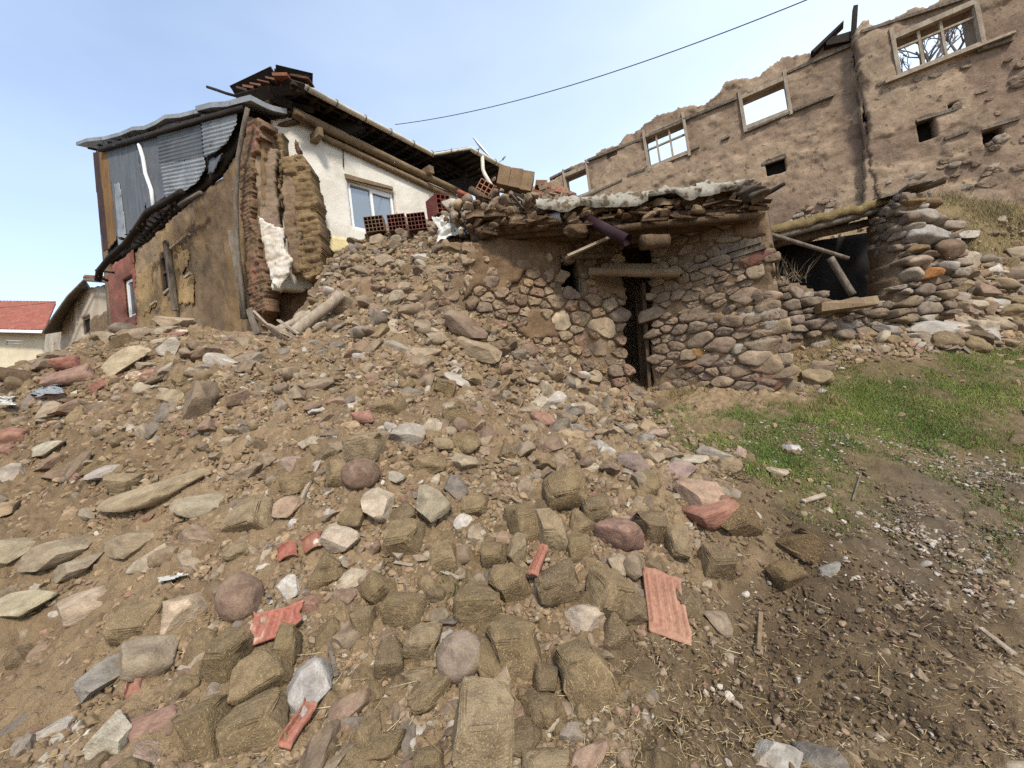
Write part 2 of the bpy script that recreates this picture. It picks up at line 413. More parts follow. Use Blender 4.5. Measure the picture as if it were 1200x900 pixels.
POLY_HEAP = world_poly([(380,372),(440,310),(520,290),(560,430),(745,470),(860,540),(800,600),(650,540),(520,470),(430,430)])
def soft(x, y, poly, wd, warp=.25, seed=3):
    wx = x+warp*fbm(x*1.6, y*1.6, 0.5, seed, 4); wy = y+warp*fbm(x*1.6+31, y*1.6, 0.5, seed+1, 4)
    return np.clip(sdf_poly(wx, wy, poly)/wd+.5, 0, 1)
def mid_h(x, y):
    z = base_h(x, y)
    x = np.asarray(x, float); y = np.asarray(y, float)
    return z+.10*fbm(x*.9, y*.9, 0.2, 1, 3)+.035*fbm(x*3.1, y*3.1, 0.7, 2, 2)
def build_ground():
    th = np.concatenate([np.linspace(-62, 62, 780), np.linspace(62, 298, 60)[1:-1]])
    th = np.radians(th)
    r = np.concatenate([[.05, .3, .6], np.geomspace(.85, 13, 520), np.geomspace(13, 900, 60)[1:]])
    T, RR = np.meshgrid(th, r, indexing='ij')
    X = RR*np.sin(T); Y = RR*np.cos(T)
    zm = mid_h(X, Y)
    g = soft(X, Y, POLY_GRASS, .8, .4); dk = soft(X, Y, POLY_DARK, .5, .35, 9); gv = soft(X, Y, POLY_GRAVEL, .4, .3, 21); bk = soft(X, Y, POLY_BANK, .3, .2, 5); hp = soft(X, Y, POLY_HEAP, .4, .3, 15)
    near = np.clip(1.35-RR/14, .5, 1)*(RR < 40)
    fine = np.zeros_like(X); sel = RR < 14
    xs, ys = X[sel], Y[sel]
    wl = worley(xs*7+.4*fbm(xs*9, ys*9, 0, 71, 2), ys*7, 4); wl2 = worley(xs*19, ys*19, 6)
    rid = 1-np.abs(fbm(xs*2.3, ys*2.3, 3.3, 44, 4))*2
    clod = np.clip(.6-wl, 0, 1)**1.3*.13+np.clip(.5-wl2, 0, 1)*.045
    mask = np.clip(fbm(xs*1.3, ys*1.3, 1.1, 51, 3)*1.6+.45, 0, 1)
    gg = g[sel]
    # eroded layers along the cut face at the left, lumpy fill elsewhere
    strat = np.clip(-xs*.5-.2, 0, 1)*np.clip(3.4-ys, 0, 1)
    lay = np.abs(fbm(xs*1.1+ys*1.4, (ys-xs)*5.0, 0, 61, 4))*.09*strat
    wl3 = worley(xs*12+.5*fbm(xs*15, ys*15, 0, 73, 2), ys*12, 14); clod = clod+np.clip(.55-wl3, 0, 1)**1.2*.07
    fine[sel] = (clod*(.35+.75*mask)+.045*fbm(xs*5, ys*5, 0, 33, 5, .6)+.022*fbm(xs*22, ys*22, 0, 35, 3, .6)+.02*rid)*(1-.75*gg)*(1-.62*dk[sel])*near[sel]+lay-.02+dk[sel]*(1-gg)*(.030*fbm(xs*2.2+ys*.6, ys*2.4, 0, 37, 4, .5)+.016*fbm(xs*11, ys*11, 0, 38, 3, .6))
    Zz = zm+fine
    tan = np.array(lin((160, 136, 104), .64)); tan2 = np.array(lin((132, 109, 80), .6)); dark = np.array(lin((104, 86, 64), .62)); olive = np.array(lin((122, 104, 74), .66)); grey = np.array(lin((122, 110, 94), .62))
    n1 = np.clip(fbm(X*.8, Y*.8, 0, 81, 4)*1.3+.5, 0, 1)[..., None]; n2 = np.clip(fbm(X*2.7, Y*2.7, 4, 82, 4)*1.5+.5, 0, 1)[..., None]
    c = tan*(1-n1*.75)+tan2*n1*.75
    ol = np.clip(1-np.hypot(X-.25, (Y-2.0)*.9)/1.7, 0, 1)[..., None]*.9
    c = c*(1-ol*(.4+.6*n2))+olive*ol*(.4+.6*n2)
    n3 = np.clip(fbm(X*6, Y*6, 4, 83, 4)*2+.5, 0, 1)[..., None]; d2 = (dark*(1-n2*.35)+olive*n2*.35)*(.78+.4*n3)
    c = c*(1-dk[..., None])+d2*dk[..., None]
    c = c*(1-gv[..., None]*.4)+grey*.9*gv[..., None]*.4
    gc = np.array(lin((96, 84, 52), .6)); c = c*(1-g[..., None]*.8)+gc*g[..., None]*.8
    bc = np.array(lin((142, 124, 86), .6)); c = c*(1-bk[..., None])+bc*bk[..., None]
    nt_, nr = X.shape; V = np.stack([X, Y, Zz], -1).reshape(-1, 3)
    i = np.arange(nt_)[:, None]; j = np.arange(nr-1)[None]
    a = i*nr+j; b = ((i+1) % nt_)*nr+j
    F = np.stack([a, a+1, b+1, b], -1).reshape(-1, 4)
    nb = NB(); nb.add(V, F, c.reshape(-1, 3))
    nb.F.append(np.array([[0, k*nr, (k+1) % nt_*nr] for k in range(nt_)])[:, ::-1]*1)
    m = mat('dirt', None, None, lin((168, 150, 122), .6), scale=9, spot=70, spot_at=.68, bump=.9, bscale=130, source='attr', grain=.3, vary=.45, straw=None)
    o = nb.build('ground', m); tag(o, 'brown earth slope of rubble, mud and turf rising from the viewer', None, None, 'structure')
    return o
build_ground()
GRASS_MORE = [world_poly(q) for q in ([(1120,595),(1200,565),(1260,600),(1260,700),(1160,670)], [(955,590),(1000,598),(1010,625),(985,645),(950,620)], [(745,476),(800,478),(850,515),(800,528),(755,505)], [(1080,545),(1200,530),(1200,560),(1110,575)], [(1150,690),(1230,680),(1230,740),(1170,730)])]
def grass_w(x, y):
    w_ = soft(x, y, POLY_GRASS, .8, .4)
    for k, q in enumerate(GRASS_MORE): w_ = np.maximum(w_, .6*soft(x, y, q, .3, .25, 40+k))
    return w_
def dark_w(x, y): return soft(x, y, POLY_DARK, .5, .35, 9)
# ------------------------------------------------------------------ materials
M_STONE = mat('stone', None, lin((158, 136, 110), .64), None, scale=5, spot=14, bump=.55, bscale=28, source='attr', grain=.22, vary=.55)
M_STONE_OBJ = mat('loose_stone', None, lin((164, 140, 112), .66), None, scale=1.5, bump=.5, bscale=9, source='object', grain=.2, vary=.6)
M_ADOBE_OBJ = mat('mud_brick_clay', None, lin((112, 92, 64), .62), None, scale=1.6, bump=.7, bscale=16, source='object', grain=.28, vary=.5, straw=13)
M_MORTAR = mat('earth_mortar', lin((144, 120, 92), .6), lin((116, 94, 70), .58), lin((160, 138, 110), .62), scale=3, spot=18, bump=.9, bscale=45)
M_RUIN = mat('ruin_plaster', None, None, lin((118, 98, 76), .6), scale=2.6, spot=7, spot_at=.6, bump=.8, bscale=18, source='attr', grain=.22, vary=.38)
M_MUD = mat('mud_plaster', None, None, lin((112, 90, 62), .6), scale=2.0, spot=6, spot_at=.6, bump=.8, bscale=30, source='attr', grain=.25, vary=.45)
M_WHITE = mat('lime_plaster', lin((228, 222, 208), .76), lin((206, 198, 182), .74), lin((168, 152, 128), .66), scale=1.6, spot=4.5, spot_at=.66, bump=.6, bscale=24, grain=.10)
M_WHITEFLAP = mat('peeling_plaster', lin((226, 218, 204), .75), lin((190, 172, 146), .7), lin((150, 128, 100), .65), scale=4, spot=9, bump=.6, bscale=24, aniso=(1, 1, .35), grain=.15)
M_WOOD = mat('old_wood', lin((120, 96, 70), .6), lin((86, 68, 50), .6), lin((58, 46, 36), .6), scale=3, spot=16, spot_at=.6, bump=.7, bscale=24, aniso=(4, 4, 1), grain=.3)
M_WOODPALE = mat('pale_wood', lin((184, 168, 146), .65), lin((152, 134, 112), .65), lin((112, 96, 78), .6), scale=3, spot=14, spot_at=.66, bump=.5, bscale=28, aniso=(3, 3, 1), grain=.25)
M_WOODGREY = mat('weathered_wood', lin((140, 128, 112), .62), lin((104, 92, 78), .6), lin((72, 62, 52), .6), scale=4, spot=18, spot_at=.62, bump=.6, bscale=26, aniso=(4, 4, 1), grain=.25)
M_WOODDARK = mat('dark_wood', lin((66, 54, 44), .5), lin((44, 36, 30), .5), lin((92, 78, 62), .5), scale=3, spot=12, spot_at=.66, bump=.7, bscale=24, grain=.3)
M_YELLOWWOOD = mat('raw_timber', lin((158, 136, 106), .6), lin((128, 106, 80), .6), lin((98, 80, 60), .58), scale=3, spot=12, spot_at=.64, bump=.5, bscale=24, grain=.2)
M_BRICK = mat('red_brick', None, lin((168, 120, 92), .6), lin((196, 176, 152), .6), scale=5, spot=9, spot_at=.7, bump=.6, bscale=40, source='attr', grain=.2, vary=.4)
M_BRICK_OBJ = mat('broken_brick', None, lin((190, 150, 120), .6), None, scale=2, bump=.5, bscale=14, source='object', grain=.2, vary=.5)
M_TILE_OBJ = mat('roof_tile_clay', None, lin((214, 170, 138), .62), lin((222, 200, 176), .62), scale=2.0, spot=5, spot_at=.57, bump=.5, bscale=30, source='object', grain=.2, vary=.45)
M_TIN = mat('galvanised_sheet', lin((172, 174, 172), .6), lin((140, 144, 146), .58), lin((122, 106, 92), .52), scale=2, spot=4, spot_at=.62, rough=.6, bump=.15, bscale=14, metal=.08, grain=.1, spec=.4)
M_TINDARK = mat('grey_sheet', lin((118, 120, 120), .55), lin((96, 98, 98), .55), lin((136, 132, 124), .55), scale=2, spot=5, spot_at=.66, rough=.6, bump=.12, bscale=14, metal=.05, grain=.12, spec=.3)
M_BLUETIN = mat('blue_grey_board', lin((122, 126, 128), .55), lin((100, 104, 107), .55), lin((138, 138, 134), .55), scale=1.5, spot=6, rough=.7, bump=.2, bscale=18, aniso=(5, 5, .6), grain=.14)
M_OCHRE = mat('ochre_board', lin((160, 122, 74), .55), lin((130, 96, 58), .55), lin((96, 72, 50), .5), scale=2, spot=6, bump=.3, bscale=18, aniso=(3, 3, .5), grain=.15)
M_RUST = mat('maroon_board', lin((88, 62, 56), .5), lin((66, 48, 46), .5), lin((112, 80, 62), .5), scale=2, spot=6, bump=.3, bscale=18, grain=.15)
M_PVC = mat('white_pvc', lin((232, 232, 230), .82), lin((222, 222, 220), .82), None, scale=2, rough=.4, bump=.03, grain=.03)
M_GUTTER = mat('cream_gutter', lin((224, 216, 198), .72), lin((200, 190, 170), .7), lin((150, 138, 118), .6), scale=3, spot=8, spot_at=.66, rough=.5, bump=.06, grain=.06)
M_MAROON = mat('maroon_gutter_plastic', lin((70, 46, 48), .6), lin((58, 38, 40), .6), lin((104, 88, 82), .5), scale=3, spot=8, spot_at=.7, rough=.45, bump=.08, grain=.08)
M_GREYPIPE = mat('grey_pipe', lin((186, 188, 184), .66), lin((160, 160, 154), .6), lin((120, 112, 100), .5), scale=3, spot=8, rough=.5, bump=.1, grain=.06)
M_MEMBRANE = mat('membrane', lin((186, 180, 164), .62), lin((152, 144, 126), .58), lin((116, 98, 76), .56), scale=3, spot=9, spot_at=.52, bump=.5, bscale=20, grain=.15)
M_BLACK = mat('black_plastic', lin((40, 44, 48), .6), lin((30, 32, 36), .6), None, scale=3, rough=.4, bump=.15, grain=.08, spec=.5)
M_PLASTIC = mat('white_sheet_plastic', lin((224, 222, 212), .72), lin((196, 190, 176), .68), lin((156, 140, 118), .6), scale=4, spot=9, spot_at=.68, rough=.45, bump=.3, bscale=20, grain=.05)
M_SHADE = mat('painted_shade', lin((46, 38, 30), .45), lin((32, 26, 22), .45), None, scale=3, bump=.5)  # very dark brown that puts the shade of openings into the colour
M_THATCH = mat('matted_fibre', lin((120, 96, 66), .55), lin((84, 64, 44), .55), lin((150, 128, 92), .55), scale=6, spot=24, bump=1.0, bscale=60, grain=.4)
M_REDTILE = mat('red_roof_tile', lin((184, 112, 92), .55), lin((160, 94, 78), .55), lin((196, 154, 134), .58), scale=3, spot=5, bump=.2, bscale=20, grain=.12)
M_CREAMWALL = mat('cream_wall', lin((226, 212, 182), .72), lin((210, 196, 166), .7), None, scale=1.5, bump=.15, grain=.06)
M_PALEWALL = mat('stained_render', lin((206, 192, 170), .68), lin((176, 158, 134), .62), lin((128, 108, 86), .55), scale=1.2, spot=2.2, spot_at=.62, bump=.3, bscale=16, grain=.1)
M_CABLE = mat('black_cable', lin((70, 70, 78), .6), None, None, bump=0, grain=0, rough=.6)
M_HAZYBARK = mat('bark', lin((150, 140, 132), .6), lin((120, 110, 104), .6), None, scale=6, bump=.4, grain=.2)  # bark tone paled to put distance haze into the colour
def glass():
    m = bpy.data.materials.new('window_glass'); m.use_nodes = True; nt = m.node_tree; b = nt.nodes['Principled BSDF']
    n = nt.nodes.new('ShaderNodeTexNoise'); n.inputs['Scale'].default_value = 2.0
    r = nt.nodes.new('ShaderNodeMapRange'); r.inputs[3].default_value = .04; r.inputs[4].default_value = .12
    nt.links.new(n.outputs[0], r.inputs[0]); nt.links.new(r.outputs[0], b.inputs['Roughness'])
    b.inputs['Base Color'].default_value = (.09, .11, .12, 1); b.inputs['Specular IOR Level'].default_value = 1.0; b.inputs['IOR'].default_value = 1.9
    return m
M_GLASS = glass()

# ------------------------------------------------------------------ stones
def ico(sub):
    bm = bmesh.new(); bmesh.ops.create_icosphere(bm, subdivisions=sub, radius=1.0)
    V = np.array([v.co[:] for v in bm.verts]); F = np.array([[v.index for v in f.verts] for f in bm.faces]); bm.free()
    return V, F
ICO = {k: ico(k) for k in (1, 2, 3, 4)}
def rock(seed, sub=3, cuts=14, lo=.42, hi=.8, rough=.05, smooth=False):
    rg = np.random.default_rng(seed); V, F = ICO[sub]; V = V.copy()
    for _ in range(cuts):
        n = rg.normal(size=3); n /= np.linalg.norm(n); d = rg.uniform(lo, hi)
        ex = np.maximum(V@n-d, 0); V -= ex[:, None]*n
    V = V*(1+rough*fbm(V[:, 0]*1.8+seed, V[:, 1]*1.8, V[:, 2]*1.8, seed, 3))[:, None]
    if rough: V += (rough*.35*fbm(V[:, 0]*6+seed, V[:, 1]*6, V[:, 2]*6, seed+9, 2))[:, None]*V
    V -= (V.max(0)+V.min(0))/2; V /= (V.max(0)-V.min(0))/2
    return V, F
def adobe(seed, sub=3, p=.17, rough=.09):
    rg = np.random.default_rng(seed+900); V, F = ICO[sub]; V = np.sign(V)*np.abs(V)**p
    for _ in range(6):                                   # corners knocked off
        n = np.sign(rg.normal(size=3))*rg.uniform(.3, 1, 3); n /= np.linalg.norm(n); d = rg.uniform(1.0, 1.3)
        ex = np.maximum(V@n-d, 0); V -= ex[:, None]*n*rg.uniform(.6, 1)
    sh = rg.uniform(-.16, .16, (3, 3)); np.fill_diagonal(sh, 1); V = V@sh
    V = V*(1+rough*fbm(V[:, 0]*1.5+seed, V[:, 1]*1.5, V[:, 2]*1.5, seed, 3))[:, None]
    V += (rough*.6*fbm(V[:, 0]*5+seed, V[:, 1]*5, V[:, 2]*5, seed+9, 3)+rough*.3*fbm(V[:, 0]*14+seed, V[:, 1]*14, V[:, 2]*14, seed+19, 2))[:, None]*V
    V -= (V.max(0)+V.min(0))/2; V /= (V.max(0)-V.min(0))/2
    return V, F
def rot(rx, ry, rz):
    cx, sx, cy, sy, cz, sz = math.cos(rx), math.sin(rx), math.cos(ry), math.sin(ry), math.cos(rz), math.sin(rz)
    return np.array([[cz, -sz, 0], [sz, cz, 0], [0, 0, 1]])@np.array([[cy, 0, sy], [0, 1, 0], [-sy, 0, cy]])@np.array([[1, 0, 0], [0, cx, -sx], [0, sx, cx]])
STONE_COLS = [((152, 128, 98), 6), ((128, 104, 78), 5), ((170, 148, 114), 5), ((140, 108, 84), 3), ((146, 132, 114), 3), ((186, 168, 136), 3), ((122, 112, 100), 2), ((160, 122, 92), 2), ((190, 156, 104), 1.5)]
def dusty(c, k=.3):
    c = np.asarray(c, float); g = c.mean(); return (c*.72+g*.28)*(1-k)+np.array(lin((160, 138, 110), .62))*k
def pick_col(rg, cols=STONE_COLS, k=.6):
    p = np.array([w for c, w in cols], float); c = cols[rg.choice(len(cols), p=p/p.sum())][0]
    return dusty(np.array(lin(c, k*1.08))*rg.uniform(.8, 1.18))
def voronoi_stones(nb, pl, poly, size=.22, aspect=1.6, seed=0, holes=(), off=0.0, prot=(.02, .09), gap=.05, cols=STONE_COLS, grow=None, drop=0.0, flat=.55):
    """rubble masonry: irregular stones filling poly (s,z) of plane pl; grow(s,z) scales the stone size"""
    rg = np.random.default_rng(seed)
    S0 = min(a for a, b in poly); S1 = max(a for a, b in poly); Z0 = min(b for a, b in poly); Z1 = max(b for a, b in poly)
    pts = []; tries = int((S1-S0)*(Z1-Z0)/(size*size)*aspect*14)
    g = {}
    for _ in range(tries):
        s, z = rg.uniform(S0, S1), rg.uniform(Z0, Z1)
        r = size*(grow(s, z) if grow else 1)*rg.choice([.55, .8, 1.0, 1.35], p=[.25, .3, .3, .15])
        k = (int(s/.4), int(z/.4)); ok = True
        for i in (-2, -1, 0, 1, 2):
            for j in (-2, -1, 0, 1, 2):
                for (a, b, rr) in g.get((k[0]+i, k[1]+j), ()):
                    if ((a-s)/aspect)**2+(b-z)**2 < (.5*(r+rr))**2*.62: ok = False; break
                if not ok: break
            if not ok: break
        if ok: g.setdefault(k, []).append((s, z, r)); pts.append((s, z, r))
    A = np.array(pts)
    if len(A) == 0: return
    ins = in_poly(A[:, 0], A[:, 1], poly)
    for h in holes:
        ins &= ~((A[:, 0] > h[0]-.02) & (A[:, 0] < h[1]+.02) & (A[:, 1] > h[2]-.02) & (A[:, 1] < h[3]+.02))
    for q in np.nonzero(ins)[0]:
        s, z, r = A[q]
        if rg.random() < drop: continue
        d2 = ((A[:, 0]-s)/aspect)**2+(A[:, 1]-z)**2
        nn = np.argsort(d2)[1:15]
        c = [(-r*aspect*.68, -r*.68), (r*aspect*.68, -r*.68), (r*aspect*.68, r*.68), (-r*aspect*.68, r*.68)]
        for m in nn:
            # weighted bisector in the stretched metric
            vx, vz = (A[m, 0]-s)/aspect, A[m, 1]-z; L = math.hypot(vx, vz); t = L*r/(r+A[m, 2])-gap*size*.5
            vx /= L; vz /= L; out = []
            for i in range(len(c)):
                (x1, y1), (x2, y2) = c[i], c[(i+1) % len(c)]
                e1 = x1/aspect*vx+y1*vz-t; e2 = x2/aspect*vx+y2*vz-t
                if e1 <= 0: out.append((x1, y1))
                if e1*e2 < 0: f = e1/(e1-e2); out.append((x1+(x2-x1)*f, y1+(y2-y1)*f))
            c = out
            if len(c) < 3: break
        if len(c) < 3: continue
        C = np.array(c); cen = C.mean(0); C = C-cen
        # round corners, resample to 16
        for _ in range(1): C = np.stack([C*.86+np.roll(C, -1, 0)*.14, C*.14+np.roll(C, -1, 0)*.86], 1).reshape(-1, 2)
        seg = np.linalg.norm(np.roll(C, -1, 0)-C, axis=1); cum = np.r_[0, np.cumsum(seg)]; tt = np.linspace(0, cum[-1], 16, endpoint=False)
        Cl = np.r_[C, C[:1]]; C = np.stack([np.interp(tt, cum, Cl[:, 0]), np.interp(tt, cum, Cl[:, 1])], 1)
        C *= (1+.035*rg.normal(size=(16, 1)))
        w = np.ptp(C[:, 0]); h = np.ptp(C[:, 1]); pr = rg.uniform(*prot)*min(1.4, .5+min(w, h)/size)
        tilt = rg.normal(size=2)*.16
        rings = [(1.0, -.10), (1.0, pr*.35), (.95, pr*.82), (.82, pr), (.42, pr*1.02)]
        V = []
        for sc, o in rings:
            q2 = C*sc; oo = o+(q2@tilt)*(1 if o > 0 else 0)+rg.normal(size=16)*.008*(1 if o > 0 else 0)
            V.append(pl.pts(s+cen[0]+q2[:, 0], z+cen[1]+q2[:, 1], off+oo))
        V.append(pl.pts(np.array([s+cen[0]]), np.array([z+cen[1]]), np.array([off+pr*1.05])))
        j = np.arange(16); j2 = (j+1) % 16
        F = np.concatenate([np.stack([k*16+j, k*16+j2, k*16+16+j2, k*16+16+j], 1) for k in range(4)])
        T = np.stack([64+j, 64+j2, np.full(16, 80)], 1)
        fl = np.dot(np.cross(pl.u, [0, 0, 1.0]), pl.n) > 0
        col = pick_col(rg, cols)
        b = nb.n; nb.add(np.concatenate(V), F if fl else F[:, ::-1], col); nb.F.append((T if fl else T[:, ::-1])+b)
# ================================================================== the collapsing house at the left
W = Plane(P(345, 250, 8.9), P(545, 250, 12.5))         # white plastered wall, runs away to the right
FA = Plane(P(300, 300, 8.6), P(125, 300, 12.0))        # mud facade, runs away to the left
TC = Plane(P(300, 300, 8.45), P(365, 300, 8.5))        # torn end of the walls at the corner
house = thing('village_house', 'half collapsed mud brick house with tin clad upper storey, white wall and cream gutter', 'house', P(330, 385, 8.8))
nb = NB()
winW = W.rect([(409, 211), (461, 226), (464, 267), (415, 266)])
V, F, c = slab(W, W.poly([(318, 140), (352, 132), (520, 212), (560, 250), (600, 300), (600, 340), (318, 340)]), .3, .05, [winW], disp=lambda s, z: .012*fbm(s*2, z*2, 0, 3, 4), crumble=.02, seed=2)
nb.add(V, F); white = nb.build('plaster_wall', M_WHITE, house); white['label'] = 'white plastered wall with the small window'
# yellow patch of render at the foot of the white wall
nb = NB(); V, F, c = slab(W, W.poly(z2([(283, 735), (330, 740), (420, 752), (470, 770), (430, 800), (270, 830)])), .05, .04, off=.05, crumble=.04, seed=5)
nb.add(V, F); nb.build('render_patch', mat('yellow_render', lin((232, 214, 158), .75), lin((220, 200, 150), .72), None, scale=3, bump=.2), house)
# window
def window(pl, r, parent, fw=.06, mull=(.5,), trans=(), depth=.06, off=-.12, frame_m=None, pane_m=None, glassy=True, name='window'):
    s0, s1, a0, a1 = r; n3 = pl.n; up = (0, 0, 1); f = NB()
    def hb(z, w=fw): f.box(pl.at((s0+s1)/2, z, off), [pl.u, n3, up], ((s1-s0)/2, depth/2, w/2))
    def vb(s, w=fw): f.box(pl.at(s, (a0+a1)/2, off+.003), [pl.u, n3, up], (w/2, depth/2, (a1-a0)/2-w*.3))
    hb(a0+fw/2); hb(a1-fw/2); vb(s0+fw/2); vb(s1-fw/2)
    for m_ in mull: vb(s0+(s1-s0)*m_, fw*1.1)
    for t_ in trans: hb(a0+(a1-a0)*t_, fw*.7)
    o = f.build(name, frame_m or M_PVC, parent, False)
    if glassy:
        g = NB(); g.box(pl.at((s0+s1)/2, (a0+a1)/2, off-.02), [pl.u, n3, up], ((s1-s0)/2-.01, .005, (a1-a0)/2-.01)); g.build('pane', pane_m or M_GLASS, o, False)
    return o
wo_ = window(W, winW, house)
sh = NB(); s0, s1, a0, a1 = winW                       # inner sash of the right half
for (z, sA, sB) in ((a0+.09, .52, .93), (a1-.09, .52, .93)): sh.box(W.at(s0+(s1-s0)*(sA+sB)/2, z, -.105), [W.u, W.n, (0, 0, 1)], ((s1-s0)*(sB-sA)/2, .02, .03))
sh.build('sash', M_PVC, wo_, False)
nb = NB(); q = W.rect(z2([(395, 470), (598, 530)]), .03)
nb.bar(W.p3(404, 206.5, .02), W.p3(460, 221.5, .02), .08, .10, jit=.015); nb.build('window_lintel', M_YELLOWWOOD, house, False)
# small pipe coming out above the window
nb = NB(); nb.tube([W.p3(402, 165, .03), W.p3(402.5, 196, .03)], .012, 6); nb.build('wall_pipe', M_BLACK, house)
# wall plates (round beams) under the eave
nb = NB(); nb.log(W.p3(343, 131, .16), W.p3(540, 226, .16), .12, .10, 3, .01); nb.log(W.p3(378, 160, .08), W.p3(525, 229, .08), .07, .07, 5, .01)
nb.build('wall_plate', M_YELLOWWOOD, house)
for a in ((366, 166), (493, 207)):
    nb = NB(); c0 = W.p3(a[0], a[1], -.1); nb.bar(c0, c0+W.n*.55+np.array([0, 0, -.06]), .16, .20, jit=.03); nb.build('bracket_beam', M_YELLOWWOOD, house, False)
# eave: gutter line lies at one height
EO = .75
g0 = W.p3(356, 101, EO); ZE = g0[2]
def at_z(px, py, z):
    d = ray(px, py); return CAM+d*(z-CAM[2])/d[2]
g1 = at_z(508, 181, ZE); g2 = at_z(551, 174, ZE+.02); g3 = at_z(597, 199, ZE)
def gutter(parent, pts, r=.07, m=None):
    nb = NB(); pts = [np.asarray(p, float) for p in pts]; k = len(pts); n = 9; Vv = []
    for i, p in enumerate(pts):
        t = (pts[min(i+1, k-1)]-pts[max(i-1, 0)]); t /= np.linalg.norm(t); s_ = np.cross(t, [0, 0, 1]); s_ /= np.linalg.norm(s_)
        for rr in (r, r*.86):
            for a in np.linspace(-.15, math.pi+.15, n): Vv.append(p+s_*math.cos(a)*rr-np.array([0, 0, math.sin(a)*rr]))
    Vv = np.array(Vv); Fc = []
    for i in range(k-1):
        for j in range(n-1):
            a = i*2*n+j; b = (i+1)*2*n+j
            Fc.append([a, a+1, b+1, b]); Fc.append([a+n, b+n, b+n+1, a+n+1])
        a = i*2*n; b = (i+1)*2*n
        Fc.append([a, b, b+n, a+n]); Fc.append([a+n-1, a+2*n-1, b+2*n-1, b+n-1])
    for i in (0, k-1):
        for j in range(n-1): Fc.append([i*2*n+j, i*2*n+j+1, i*2*n+j+1+n, i*2*n+j+n])
    nb.add(Vv, np.array(Fc)); return nb.build('gutter', m or M_GUTTER, parent)
def lerp(a, b, t): return np.asarray(a)*(1-t)+np.asarray(b)*t
gut = gutter(house, [g0, lerp(g0, g1, .33), lerp(g0, g1, .66), g1, g2, lerp(g2, g3, .5), g3])
nb = NB()
for t in (.02, .2, .4, .6, .8, .98):
    p = lerp(g0, g1, t); d = (g1-g0)/np.linalg.norm(g1-g0); nb.tube([p-d*.012, p+d*.012], .082, 12)
for t in (.5,): p = lerp(g1, g2, t); d = (g2-g1)/np.linalg.norm(g2-g1); nb.tube([p-d*.012, p+d*.012], .082, 12)
for t in (.15, .6): p = lerp(g2, g3, t); d = (g3-g2)/np.linalg.norm(g3-g2); nb.tube([p-d*.012, p+d*.012], .082, 12)
nb.build('gutter_bracket', M_WOODGREY, gut)
# roof slab (boards below, earth and tile on top), rising to a ridge behind
inn = -W.n
up = np.array([0, 0, 1.0])
def roof_part(poly, rise, run, thick, m, name, parent):
    nb = NB(); A = [np.asarray(p, float) for p in poly]
    B = [p+inn*run+up*rise for p in A]
    k = len(A); V = A+B+[p+up*thick for p in A]+[p+up*thick for p in B]; F = []
    for i in range(k-1):
        F += [[i, i+1, k+i+1, k+i], [2*k+i, 3*k+i, 3*k+i+1, 2*k+i+1], [i, 2*k+i, 2*k+i+1, i+1], [k+i, k+i+1, 3*k+i+1, 3*k+i]]
    F += [[0, k, 3*k, 2*k], [k-1, 3*k-1, 4*k-1, 2*k-1]]
    nb.add(V, np.array(F)); return nb.build(name, m, parent, False)
e0 = lerp(g0, g1, -.06)+inn*.06; e1 = g1+(g1-g0)*.42+inn*.06
roof = roof_part([e0-up*.02, lerp(e0, e1, .5)-up*.02, e1-up*.02], 1.05, 3.6, .07, M_WOODDARK, 'roof', house)
roof_part([g1+inn*.02, g2+inn*.05, g3+inn*.05, g3+(g3-g2)*.6+inn*.05], .5, 2.4, .08, M_WOODDARK, 'porch_roof', house)
# rows of clay roof tiles along the eave edge on top of the roof
nb = NB(); d = (e1-e0); L = np.linalg.norm(d); d /= L
sl = (inn*3.6+up*1.05)/np.linalg.norm(inn*3.6+up*1.05)
for r_ in range(2):
    for i in range(int(L/.22)):
        p = e0+d*(i*.22+.11+RN.uniform(-.02, .02))+sl*(r_*.36+.12)+up*(.03+.012*RN.random())
        nb.tube([p, p+sl*.42+up*.02], [.075, .065], 8, np.array(lin(RN.choice([(108, 88, 76), (96, 82, 72), (122, 92, 76)]), .5)))
nb.build('roof_tiles', M_BRICK, roof)
# rafters under the eave
nb = NB()
for i in range(15):
    p = lerp(e0, e1, (i+.4)/15)-up*.07; nb.log(p+inn*.03, p+inn*1.6+up*.46, .055, .055, i, .02, k=4, n=8)
for i in range(5): nb.log(lerp(e0, e1, 0)+inn*(.25*i+.15)+up*(.07*i-.02), lerp(e0, e1, 1)+inn*(.25*i+.15)+up*(.07*i-.02), .028, .028, i+50, .01, k=5, n=6)
nb.build('rafters', M_WOODDARK, roof)
nb = NB()
for i in range(6):
    p = lerp(g2, g3, (i+.4)/6)-up*.03; nb.log(p+inn*.03, p+inn*1.5+up*.34, .05, .05, i+20, .02, k=4, n=8)
nb.log(g1-up*.05, g2-up*.05, .04, .04, 4, .01); nb.build('porch_rafters', M_WOODDARK, house)
# downpipe at the end of the gutter
dp0 = lerp(g2, g3, .28); dpl = depth(dp0)
nb = NB(); nb.tube([dp0-up*.04, P(566, 199, dpl-.05), P(568, 204, dpl-.1), P(575, 216, dpl-.3), P(586, 234, dpl-.6)], .055, 10); nb.build('downpipe', M_GUTTER, house)
